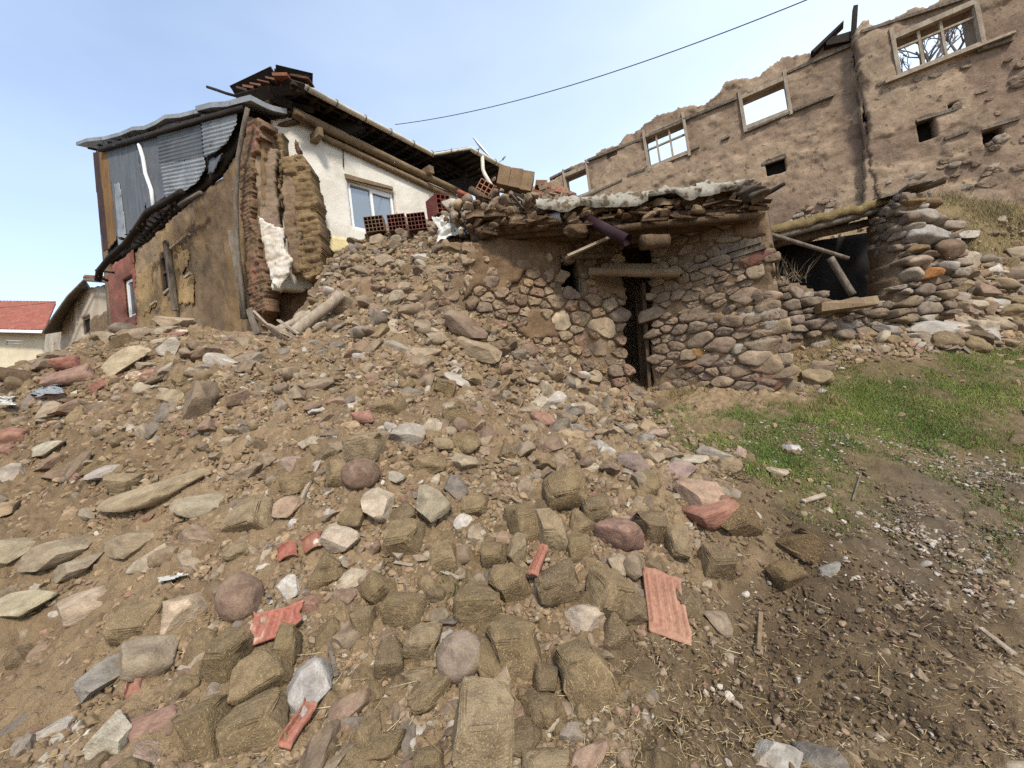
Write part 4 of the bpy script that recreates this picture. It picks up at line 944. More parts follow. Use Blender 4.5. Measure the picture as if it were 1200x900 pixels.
# bare stones showing at the foot
nb = NB()
voronoi_stones(nb, RU, RU.poly(z5([(590, 560), (650, 520), (745, 490), (752, 500), (700, 540), (590, 590)])), .13, 1.7, 61, off=.0, prot=(.01, .04), drop=.35, cols=[((184, 168, 146), 3), ((160, 130, 108), 3), ((136, 112, 92), 2)])
voronoi_stones(nb, RU, RU.poly(z5([(838, 430), (880, 400), (880, 470), (840, 490)]), RO), .13, 1.7, 62, off=RO, prot=(.01, .04), drop=.5, cols=[((184, 168, 146), 3), ((160, 130, 108), 3)])
voronoi_stones(nb, RU, RU.poly(z5([(920, 410), (1000, 385), (1060, 400), (1120, 350), (1240, 330), (1400, 280), (1400, 460), (1180, 470), (1000, 500), (920, 490)]), RO), .16, 1.8, 63, off=RO+.0, prot=(.015, .05), drop=.6, cols=[((178, 162, 142), 3), ((160, 132, 110), 4), ((136, 112, 92), 4)])
voronoi_stones(nb, RU, RU.poly(z5([(830, 170), (880, 190), (1100, 130), (1200, 120), (1300, 60), (1300, 250), (1100, 290), (900, 260)]), RO), .15, 1.9, 64, off=RO-.005, prot=(.01, .03), drop=.8, cols=[((160, 132, 110), 4), ((136, 112, 92), 4)])
nb.build('bare_stones', M_STONE, ruin)

# bare tree behind the wide window
def bare_tree(name, label, base, h, seed, lean=(0, 0)):
    t = thing(name, label, 'tree', base); rg = random.Random(seed); tr = NB(); br = NB()
    def grow(p, d, L, r, lv):
        q = p+d*L; m_ = (p+q)/2+np.array([rg.uniform(-1, 1), rg.uniform(-1, 1), 0])*L*.06
        (tr if lv == 0 else br).tube([p, m_, q], [r, r*.85, r*.7], 8 if lv < 2 else 5, caps=lv < 2)
        if lv >= 5: return
        for _ in range(3 if lv < 4 else 4):
            a = d+np.array([rg.gauss(0, .5), rg.gauss(0, .5), rg.uniform(-.15, .5)]); a /= np.linalg.norm(a)
            grow(lerp(p, q, rg.uniform(.6, 1)), a, L*rg.uniform(.62, .8), r*.6, lv+1)
    grow(np.asarray(base, float), np.array([lean[0], lean[1], 1.0]), h*.3, h*.02, 0)
    tr.build('trunk', M_HAZYBARK, t); br.build('branches', M_HAZYBARK, t)
bare_tree('bare_tree', 'bare leafless tree seen through the wide barred window of the ruined wall', P(1085, 170, 15.5), 6.0, 3)
bare_tree('bare_tree', 'second bare tree crossing the first behind the wide barred window', P(1125, 150, 13.5), 5.4, 5, (-.15, .1))


# ================================================================== stone hut in the middle
L_ = Plane(P(500, 400, 5.85), P(748, 400, 6.6)); R_ = Plane(P(755, 400, 6.62), P(912, 400, 5.5))
hut = thing('stone_hut', 'low rubble stone hut with a sagging earth roof and a narrow doorway', 'stone hut', P(760, 462, 6.3))
HC = [((168, 138, 102), 5), ((146, 116, 86), 5), ((182, 156, 116), 4), ((150, 110, 84), 3), ((200, 174, 132), 2), ((134, 112, 94), 2), ((184, 142, 88), 2)]
hole_l = L_.rect(z4([(62, 328), (122, 328), (122, 455), (64, 440)]))
polyL = L_.poly([(545, 290), (600, 272), (640, 272), (735, 275), (726, 326), (737, 452), (741, 520), (470, 520), (500, 400), (520, 340)])
nb = NB(); V, F, c = slab(L_, polyL, .5, .04, [hole_l], off=.0, crumble=.03, seed=3, disp=lambda s, z: .035*fbm(s*4, z*4, 0, 9, 5, .6)); nb.add(V, F); nb.build('mortar', M_MORTAR, hut)
nb = NB(); voronoi_stones(nb, L_, polyL, .20, 1.35, 5, [hole_l], off=-.03, prot=(.015, .085), gap=.04, cols=HC, grow=lambda s, z: .75+.7*abs(float(vnoise(s*1.7, z*1.7, 0, 3)))); nb.build('stonework', M_STONE, hut, True, 40)
for i, (pl_, th_) in enumerate((([(548, 285), (600, 272), (735, 275), (700, 300), (672, 300), (650, 330), (610, 322), (590, 350), (560, 335), (535, 350)], .07), ([(600, 372), (640, 360), (655, 392), (620, 400)], .05), ([(690, 318), (728, 322), (730, 350), (700, 345)], .05))):
    nb = NB(); V, F, c = slab(L_, L_.poly(pl_), .08, .035, [hole_l], off=.06, crumble=.16, seed=40+i, cf=3, colf=lambda s, z: np.array(lin((136, 110, 82), .58))*(1+.35*fbm(s*3, z*3, 0, 3, 4)[:, None]), disp=lambda s, z: th_*(fbm(s*3, z*3, 0, 21, 5, .62)*1.4))
    nb.add(V, F, c); nb.build('mud_patch', M_MUD, hut)
polyR = R_.poly([(761, 290), (772, 270), (860, 238), (884, 226), (898, 236), (905, 320), (914, 400), (924, 470), (930, 520), (765, 520)])
nb = NB(); V, F, c = slab(R_, polyR, .5, .035, off=.0, crumble=.03, seed=7, disp=lambda s, z: .035*fbm(s*4, z*4, 0, 19, 5, .6)); nb.add(V, F); nb.build('mortar', M_MORTAR, hut)
lowR = R_.poly([(762, 375), (800, 372), (870, 352), (906, 335), (914, 400), (924, 470), (926, 500), (766, 500)])
upR = R_.poly([(762, 290), (800, 268), (862, 240), (905, 300), (906, 335), (870, 352), (800, 372), (762, 375)])
RC = [((160, 132, 102), 5), ((138, 112, 86), 4), ((150, 122, 98), 4), ((172, 146, 114), 4), ((184, 152, 106), 1), ((136, 116, 98), 3), ((186, 170, 146), 1)]
nb = NB(); voronoi_stones(nb, R_, lowR, .19, 1.75, 8, off=-.02, prot=(.02, .08), gap=.04, cols=RC)
voronoi_stones(nb, R_, upR, .17, 1.7, 9, off=-.008, prot=(.015, .06), gap=.03, cols=[((146, 120, 92), 5), ((132, 108, 84), 4), ((160, 134, 104), 4), ((146, 116, 94), 2)], drop=.05); nb.build('stonework', M_STONE, hut)
# mud plaster patch high on the right wall
nb = NB(); V, F, c = slab(R_, R_.poly(z4([(700, 120), (740, 100), (815, 170), (830, 250), (760, 270), (700, 250)])), .06, .04, off=.05, crumble=.08, seed=12, colf=lambda s, z: np.array(lin((138, 110, 82), .58))*(1+.25*fbm(s*2, z*2, 0, 3, 4)[:, None]), disp=lambda s, z: .02*fbm(s*4, z*4, 0, 3, 3)); nb.add(V, F, c); nb.build('mud_patch', M_MUD, hut)
# bigger pale corner stones
nb = NB(); rg = np.random.default_rng(77)
CQ = [((838, 485), 95, 60, (176, 150, 124)), ((800, 540), 140, 58, (186, 172, 152)), ((760, 592), 90, 40, (156, 130, 104)), ((848, 580), 62, 40, (176, 164, 146)), ((825, 608), 100, 34, (150, 126, 104)), ((815, 655), 128, 56, (176, 156, 132)), ((722, 672), 56, 44, (186, 176, 160)), ((868, 732), 92, 78, (176, 152, 122)), ((868, 800), 95, 70, (146, 110, 90)), ((675, 550), 90, 46, (168, 144, 108)), ((565, 690), 95, 48, (176, 138, 90)), ((705, 770), 80, 52, (140, 104, 90)), ((540, 733), 118, 32, (150, 116, 88)), ((660, 685), 66, 36, (180, 150, 116)), ((780, 330), 120, 60, (134, 92, 78)), ((740, 500), 60, 40, (168, 136, 106)), ((640, 730), 60, 30, (128, 104, 92)), ((790, 745), 50, 40, (160, 128, 106))]
for (x, y), w_, h_, cl in CQ:
    V, F = rock(int(x+y), 3, 12, .62, .9, .04); p = R_.p3(*z4([(min(x, 822+.03*y), y)])[0], .012); sc = 5.7/FPX/3.216/2
    ax = np.array([R_.u, R_.n, up]); V = (V*np.array([w_*sc*1.0, .05, h_*sc*1.0]))@rot(0, float(rg.normal()*.06), 0).T@ax+p
    nb.add(V, F, np.array(lin(cl, .6)))
nb.build('corner_stones', M_STONE, hut)
# end of the right wall, turning away
bE = R_.at(R_.L+.02, 0, 0); E_ = Plane(bE[:2], (bE+np.array([.42, .9, 0])*2.3)[:2])
pe = [(.45, .8), (2.3, .8), (2.3, 4.0), (.45, 3.9)]
nb = NB(); V, F, c = slab(E_, pe, .12, .06, crumble=.04, seed=2); nb.add(V, F); nb.build('mortar', M_MORTAR, hut)
nb = NB(); voronoi_stones(nb, E_, pe, .2, 1.8, 14, off=-.02, prot=(.03, .1), gap=.04, cols=HC); nb.build('stonework', M_STONE, hut)
# timber ties in the right wall
nb = NB()
for a, b in (((555, 368), (828, 288)), ((640, 318), (812, 262))):
    p, q = z4([a, b]); nb.bar(R_.p3(*p, .02), R_.p3(*q, .02), .12, .06, jit=.015)
nb.build('timber_tie', M_WOODGREY, hut, False)
# back and left end closing the room
bk0 = L_.at(0, 0)-L_.n*2.4; bk1 = E_.at(2.3, 0)
nb = NB(); pb = Plane(bk0[:2], bk1[:2]); V, F, c = slab(pb, [(0, .8), (pb.L, .8), (pb.L, 4.2), (0, 4.4)], .3, .15); nb.add(V, F)
pb = Plane(L_.at(.55, 0)[:2], (L_.at(.55, 0)-L_.n*2.4)[:2]); V, F, c = slab(pb, [(0, .8), (pb.L, .8), (pb.L, 3.9), (0, 3.7)], .3, .15); nb.add(V, F); nb.build('rear_wall', M_MORTAR, hut)
# doorway: lintel, jambs, a plank door ajar
nb = NB()
nb.log(P(690, 318, 6.25), P(796, 320, 6.05), .065, .075, 3, .01, .12); nb.log(P(704, 312, 6.5), P(790, 314, 6.4), .06, .06, 5, .01, .12); nb.build('door_lintel', M_YELLOWWOOD, hut)
nb = NB(); nb.log(P(672, 301, 6.2), P(718, 299, 6.3), .05, .05, 6, .01); nb.build('window_lintel', M_WOOD, hut)
nb = NB(); nb.bar(P(753, 332, 6.66), P(761, 458, 6.66), .055, .09, up=_f, jit=.006); nb.build('door_jamb', M_WOOD, hut, False)
nb = NB(); nb.bar(P(747, 338, 6.95), P(755, 454, 6.95), .12, .05, up=_f, jit=.006); nb.build('door', M_WOOD, hut, False)
nb = NB(); nb.bar(L_.p3(678, 300, -.1), L_.p3(679.5, 342, -.1), .03, .03, up=_f); nb.build('window_bar', M_WOODGREY, hut, False)
# roof: poles, brushwood, earth, felt
za, zb = P(548, 262, 6.0), P(893, 234, 5.42)
rv = zb-za; rl = np.linalg.norm(rv); rd_ = rv/rl; back = np.cross(up, rd_); back /= np.linalg.norm(back); back = back if back[1] > 0 else -back
def rp(t, b, h): return za+rv*t+back*b+up*(h+.10*math.sin(t*math.pi)*-.6)
nb = NB()
for k, (b, h, r_) in enumerate(((.06, -.10, .06), (.10, .03, .05), (.22, -.12, .08), (.5, -.1, .08), (.85, -.08, .08), (1.2, -.05, .08), (.0, -.2, .05))):
    t0 = (.02, .1, 0, 0, 0, 0, .45)[k]; nb.log(rp(t0, b, h), rp(.98, b, h), r_, r_*1.1, 20+k, .012, .2, 12, 10)
nb.build('roof_poles', M_WOOD, hut)
nb = NB()
for i in range(34):
    t = (i+.3)/34+RN.uniform(-.01, .01); nb.log(rp(t, .02+RN.uniform(-.12, .12), .0+RN.uniform(-.04, .03)), rp(t+RN.uniform(-.06, .06), 1.9, .15), RN.uniform(.02, .045), .03, 100+i, .03, .3, 5, 7)
nb.build('brushwood', M_WOOD, hut)
nb = NB()                                              # crumbling layer of split wood, bark and mud along the edge
for i in range(80):
    t = RN.random()*.97; L0 = RN.uniform(.08, .34)/rl; h = RN.uniform(-.15, .04 if t > .3 else .14); b = RN.uniform(-.10, .06)
    nb.bar(rp(t, b, h), rp(t+L0, b+RN.uniform(-.08, .12), h+RN.uniform(-.07, .05)), RN.uniform(.03, .10), RN.uniform(.015, .05), jit=.014, col=None)
nb.build('edge_debris', M_WOOD, hut, False)
nb = NB()
for i in range(60):
    t = RN.random(); V, F = rock(700+i % 8, 3, 14, .4, .8, .12); s_ = RN.uniform(.03, .085); nb.add((V*s_*np.array([1.7, 1, .6]))@rot(RN.random()*.5, RN.random()*.5, RN.random()*6)+rp(t, RN.uniform(-.08, .05), RN.uniform(-.08, .10 if t > .3 else .2)), F, np.array(lin(RN.choice([(128, 104, 78), (112, 90, 66), (146, 122, 94)]), .6)))
nb.build('edge_mud', M_STONE, hut)
nb = NB(); n_t, n_b = 70, 24; Vt = []; Vb = []
for i in range(n_t):
    for j in range(n_b):
        t = i/(n_t-1); b = j/(n_b-1)
        h = .16+.05*float(vnoise(t*14, b*6, 0, 4))+.03*float(vnoise(t*40, b*18, 0, 5))
        e = -.05+.08*float(vnoise(t*16, 0, 0, 6)); Vt.append(rp(t, e+b*2.4, h+b*.2)); Vb.append(rp(t, e+.03+b*2.4, .05+.03*float(vnoise(t*30, b*9, 2, 7))+b*.16))
i = np.arange(n_t-1)[:, None]; j = np.arange(n_b-1)[None]; a = i*n_b+j; Fq = np.stack([a, a+1, a+n_b+1, a+n_b], -1).reshape(-1, 4); nv = n_t*n_b
ed = []
for i in range(n_t-1): ed.append([i*n_b, (i+1)*n_b, (i+1)*n_b+nv, i*n_b+nv]); k = i*n_b+n_b-1; ed.append([k, k+nv, k+n_b+nv, k+n_b])
for j in range(n_b-1): ed.append([j, j+nv, j+1+nv, j+1]); k = (n_t-1)*n_b+j; ed.append([k, k+1, k+1+nv, k+nv])
nb.add(np.array(Vt+Vb), np.concatenate([Fq[:, ::-1], Fq+nv, np.array(ed)])); nb.build('earth_layer', M_MORTAR, hut)
# pale roofing felt draped over the edge
def felt(t0, t1, name, m, hang, seed, top_run=.8):
    nb = NB(); n_t, n_b = 60, 18; V = []
    for i in range(n_t):
        t = t0+(t1-t0)*i/(n_t-1); hg = hang*(.85+.6*float(vnoise(t*17, seed, 0, seed)))
        for j in range(n_b):
            k = j/(n_b-1); wv = .035*float(vnoise(t*16, k*3, 1, seed+1))+.022*float(vnoise(t*75, k*4, 1, seed+2))
            if k < .4: q = rp(t, -.17-.03*math.sin(k*8)+wv*.6, .24-hg*(1-k/.4)+wv*.5)
            else: q = rp(t, -.17+top_run*(k-.4)/.6, .24+.06*math.sin((k-.4)/.6*math.pi*.5)+wv*1.2)
            V.append(q)
    V = np.array(V); i = np.arange(n_t-1)[:, None]; j = np.arange(n_b-1)[None]; a = i*n_b+j; F = np.stack([a, a+1, a+n_b+1, a+n_b], -1).reshape(-1, 4)
    nb.add(np.concatenate([V, V-up*.012+back*.006]), np.concatenate([F, F[:, ::-1]+len(V)])); return nb.build(name, m, hut)
felt(.26, .63, 'roofing_felt', M_MEMBRANE, .13, 3); felt(.61, .80, 'roofing_felt', M_MEMBRANE, .15, 5); felt(.79, .96, 'roofing_felt', M_MEMBRANE, .13, 9)
nb = NB()
for i in range(4): V, F = rock(300+i, 3, 10, .5, .8, .06); nb.add((V*np.array([.16, .14, .07]))@rot(0, .2, i).T+P(868+i*7, 224+i*2, 5.42-.05*i), F, np.array(lin((104, 92, 78), .55)))
nb.build('slate_cap', M_STONE, hut)

# ================================================================== dark shed and drystone wall on the right
shed = thing('ruined_shed', 'dark open shed with a turf covered beam roof between hut and drystone wall', 'shed', P(965, 345, 7.6))
nb = NB(); nb.log(P(903, 279, 7.0), P(1030, 246, 7.0), .07, .06, 3, .01, .15); nb.log(P(905, 286, 7.4), P(1030, 258, 7.4), .08, .07, 7, .01, .15); nb.build('roof_beam', M_WOODGREY, shed)
nb = NB(); A = [P(898, 275, 6.9), P(960, 259, 6.9), P(1022, 243, 6.9), P(1040, 236, 6.9)]; n_b = 14; V = []
for i in range(40):
    t = i/39*3; k = min(int(t), 2); p = lerp(A[k], A[k+1], t-k)
    for j in range(n_b): V.append(p+np.array([.12, 1, .0])*(j/(n_b-1)*2.6)+up*(.10+.05*float(vnoise(t*5, j*.7, 0, 3))+.22*j/(n_b-1)))
V = np.array(V); i = np.arange(39)[:, None]; j = np.arange(n_b-1)[None]; a = i*n_b+j; Fq = np.stack([a, a+n_b, a+n_b+1, a+1], -1).reshape(-1, 4); nv = len(V); ed = [[q*n_b, q*n_b+nv, (q+1)*n_b+nv, (q+1)*n_b] for q in range(39)]
nb.add(np.concatenate([V, V-up*.14]), np.concatenate([Fq, Fq[:, ::-1]+nv, np.array(ed)])); nb.build('turf_roof', mat('dry_turf', lin((150, 128, 84), .58), lin((116, 98, 62), .55), lin((172, 150, 104), .6), scale=4, spot=14, bump=1, bscale=60, grain=.3), shed)
SB = Plane(P(880, 320, 8.2), P(1060, 320, 7.9)); nb = NB(); V, F, c = slab(SB, SB.poly([(870, 300), (1080, 255), (1080, 420), (870, 430)]), .3, .12, disp=lambda s, z: .06*fbm(s*3, z*3, 0, 5, 3)); nb.add(V, F); nb.build('rear_wall', M_SHADE, shed)  # wall darkened in colour to paint the shade inside the shed
nb = NB(); nb.log(P(973, 302, 6.9), P(999, 346, 6.75), .06, .055, 6, .03); nb.build('leaning_post', M_WOODGREY, shed)
nb = NB(); nb.log(P(901, 274, 6.55), P(994, 303, 6.35), .035, .03, 8, .01, .06); pole = nb.build('grey_pole', M_WOODGREY); tag(pole, 'thin grey pole slanting across the dark shed opening', 'pole')
# drystone pillar
DS = [((150, 134, 118), 4), ((128, 110, 96), 4), ((168, 156, 140), 3), ((120, 100, 84), 3), ((140, 118, 88), 2)]
pill = thing('drystone_wall', 'broken end of a drystone wall capped with slate, beside the dark shed', 'stone wall', P(1080, 360, 6.7))
PF = Plane(P(1062, 300, 6.55), P(1125, 300, 6.65)); PS = Plane(P(1062, 300, 6.55), P(1018, 300, 7.15))
pfp = PF.poly(z6([(560, 105), (600, 85), (650, 72), (690, 110), (715, 150), (760, 220), (790, 330), (800, 480), (790, 560), (560, 560), (570, 300)]))
nb = NB(); V, F, c = slab(PF, pfp, .5, .06, crumble=.03, seed=2, off=-.06); nb.add(V, F)
psp = PS.poly(z6([(575, 100), (560, 90), (520, 120), (480, 145), (450, 190), (445, 330), (455, 420), (470, 500), (575, 560)])); V, F, c = slab(PS, psp, .4, .06, crumble=.03, seed=3, off=-.06); nb.add(V, F); nb.build('wall_core', M_MORTAR, pill)
nb = NB(); voronoi_stones(nb, PF, pfp, .17, 2.3, 21, off=-.06, prot=(.04, .12), gap=.05, cols=DS); nb.build('stonework', M_STONE, pill)
nb = NB(); voronoi_stones(nb, PS, psp, .15, 1.5, 22, off=-.06, prot=(.04, .11), gap=.05, cols=[((128, 108, 94), 4), ((108, 90, 78), 4), ((140, 122, 106), 3)]); nb.build('stonework', M_STONE, pill)
nb = NB()
for (x, y), w_, h_, cl in (((665, 245), 190, 74, (176, 170, 162)), ((635, 178), 130, 50, (170, 160, 146)), ((735, 300), 110, 80, (132, 108, 88)), ((630, 298), 110, 40, (140, 114, 80)), ((605, 122), 120, 44, (140, 112, 76)), ((675, 128), 60, 44, (116, 92, 62)), ((620, 345), 100, 52, (176, 154, 132)), ((675, 388), 86, 44, (190, 130, 76)), ((610, 392), 70, 60, (182, 166, 146)), ((735, 365), 76, 46, (168, 158, 146)), ((605, 218), 76, 38, (176, 166, 148)), ((700, 190), 60, 40, (160, 146, 128)), ((632, 148), 32, 34, (180, 170, 154)), ((650, 320), 60, 30, (132, 114, 98))):
    V, F = rock(int(x*3+y), 3, 12, .6, .9, .04); p = PF.p3(*z6([(x, y)])[0], .03); sc = depth(p)/FPX/3.216/2
    nb.add((V*np.array([w_*sc, .16, h_*sc]))@rot(0, RN.uniform(-.12, .02)+.1, 0).T@np.array([PF.u, PF.n, up])+p, F, np.array(lin(cl, .6)))
nb.build('face_stones', M_STONE, pill)
nb = NB(); q = [P(*a, d_) for a, d_ in zip(z6([(455, 165), (500, 110), (560, 80), (650, 60), (655, 72)]), (7.9, 7.2, 6.7, 6.6, 7.0))]
for i in range(4): nb.bar(q[i], q[i+1], .5, .05, jit=.012)
nb.build('slate_cap', M_WOODGREY, pill, False)
# low broken wall in front of the shed
low = thing('low_stone_wall', 'low tumbled stone wall in front of the dark shed opening', 'stone wall', P(960, 385, 6.5))
LW = Plane(P(912, 360, 6.3), P(1060, 365, 6.7)); lp = LW.poly([(910, 330), (935, 326), (960, 336), (985, 352), (1040, 352), (1064, 362), (1100, 370), (1100, 410), (1000, 420), (910, 410)])
nb = NB(); V, F, c = slab(LW, lp, .5, .06, off=-.08, crumble=.05, seed=5); nb.add(V, F); nb.build('wall_core', M_MORTAR, low)
nb = NB(); voronoi_stones(nb, LW, lp, .17, 2.0, 31, off=-.08, prot=(.04, .14), gap=.04, cols=DS, drop=.1); nb.build('stonework', M_STONE, low)
nb = NB()
nb.bar(P(960, 362, 6.25), P(1025, 352, 6.25), .16, .15, jit=.03); o = nb.build('timber_block', M_YELLOWWOOD, None, False); tag(o, 'yellow brown timber baulk lying on the low stone wall', 'timber')

# cables
nb = NB(); a = P(463, 146, 11.5); b = P(1010, -27, 6.0); pts = [lerp(a, b, t)-up*(.35*4*t*(1-t)) for t in np.linspace(0, 1, 24)]; nb.tube(pts, .0085, 6); o = nb.build('overhead_cable', M_CABLE); tag(o, 'thin dark overhead cable rising across the sky from the house roof', 'cable')
nb = NB(); a = P(-30, 364, 20); b = P(66, 354, 22); nb.tube([lerp(a, b, t) for t in np.linspace(0, 1, 6)], .012, 5); o = nb.build('overhead_cable', M_CABLE); tag(o, 'faint distant wire above the red tiled roof', 'cable')
# ================================================================== loose things on the ground
rg = np.random.default_rng(2024)
def mesh_of(V, F, name, m):
    nb = NB(); nb.add(V, F); me = nb.mesh(name, True, 32 if name == 'rubble_stone' else 36 if name == 'mud_brick' else None); me.materials.append(m); return me
def chop(i):
    V, F = adobe(i+30, 4, .16, .05); r2 = np.random.default_rng(i+77)
    for _ in range(9):
        n = r2.normal(size=3); n /= np.linalg.norm(n); d = r2.uniform(.72, 1.05); V = V-np.maximum(V@n-d, 0)[:, None]*n
    V = V*(1+.035*fbm(V[:, 0]*7+i, V[:, 1]*7, V[:, 2]*7, i, 3))[:, None]; V -= (V.max(0)+V.min(0))/2; return V/((V.max(0)-V.min(0))/2), F
ROCKS = [mesh_of(*rock(i*7+1, 4, 15, .40, .8, .05), 'rubble_stone', M_STONE_OBJ) for i in range(14)]
SMOOTHR = [mesh_of(*rock(i*5+3, 4, 4, .8, .95, .05), 'boulder', M_STONE_OBJ) for i in range(4)]
ADOBES = [mesh_of(*adobe(i, 4), 'mud_brick', M_ADOBE_OBJ) for i in range(8)]+[mesh_of(*chop(i), 'mud_brick', M_ADOBE_OBJ) for i in range(6)]
LUMPS = [mesh_of(*rock(i*3+40, 4, 9, .62, .92, .16), 'mud_lump', M_ADOBE_OBJ) for i in range(8)]
BRICKS = [mesh_of(*adobe(i+60, 4, .18, .04), 'brick_fragment', M_BRICK_OBJ) for i in range(6)]
def gnorm(p, e=.12):
    x, y = p[0], p[1]; q = mid_h(np.array([x+e, x-e, x, x]), np.array([y, y, y+e, y-e]))
    n = np.array([-(q[0]-q[1])/(2*e), -(q[2]-q[3])/(2*e), 1.0]); return n/np.linalg.norm(n)
def frame_at(p, yaw=0.0, up_mix=.6):
    """axes on the slope: x across the view, z off the ground"""
    n = gnorm(p)*up_mix+np.array([0, 0, 1-up_mix]); n /= np.linalg.norm(n)
    x = np.array([_r[0], _r[1], 0])-0; x = x-n*np.dot(x, n); x /= np.linalg.norm(x); y = np.cross(n, x)
    c, s = math.cos(yaw), math.sin(yaw); return np.stack([x*c+y*s, y*c-x*s, n])
def put(me, loc, axes, scale, col, label, cat, name, group=None, kind=None):
    o = bpy.data.objects.new(name, me); COL.objects.link(o)
    Mx = Matrix([[*(axes[:, i]), 0] for i in range(3)]+[[0, 0, 0, 1]])
    A = np.asarray(axes)
    m4 = Matrix(((A[0][0], A[1][0], A[2][0], loc[0]), (A[0][1], A[1][1], A[2][1], loc[1]), (A[0][2], A[1][2], A[2][2], loc[2]), (0, 0, 0, 1)))
    o.matrix_world = m4 @ Matrix.Diagonal((*scale, 1)); o.color = (*col, 1)
    return tag(o, label, cat, group, kind)
PLACED = []            # (x, y, r)
def by_pixel(items, meshes, name, cat, group, thick=.75, sink=.25, ck=.6, tilt=.25, upmix=.6):
    pp, ok = hit([i[0] for i in items], [i[1]+i[3]*.22 for i in items])
    for it, p in zip(items, pp):
        px, py, w_, h_, c, label = it[:6]; yaw = it[6] if len(it) > 6 else 0
        d = depth(p); k = d/FPX/2
        n = gnorm(p); v = (CAM-p)/np.linalg.norm(CAM-p); cosv = abs(np.dot(n*upmix+up*(1-upmix), v))
        a = w_*k; tz = min(h_*k*thick, a*1.2); b = max((h_*k-tz*.5*math.sqrt(max(0, 1-cosv**2)))/max(cosv, .45), tz*.7); b = min(b, a*1.3)
        if meshes is ADOBES: a *= .8; b *= .8; tz *= .9
        ax = frame_at(p, yaw+rg.uniform(-.12, .12), upmix); T = rot(*(rg.normal(size=3)*[tilt, tilt, 0])); ax = T@ax
        loc = p+n*tz*(1-2*sink)*.62
        put(meshes[rg.integers(len(meshes))], loc, ax, (a, b, tz), (dusty(np.array(lin(c, ck*1.08)), .18) if meshes is not ADOBES else np.array(lin(c, ck))), label, cat, name, group)
        PLACED.append((p[0], p[1], max(a, b)*.85))
G_CLOD = 'straw tempered mud bricks fallen on the slope'; G_ST = 'stones lying in the rubble'; G_BR = 'broken red bricks in the rubble'
O1 = (139, 119, 89); O2 = (128, 109, 80); O3 = (149, 130, 102); O4 = (120, 102, 78)
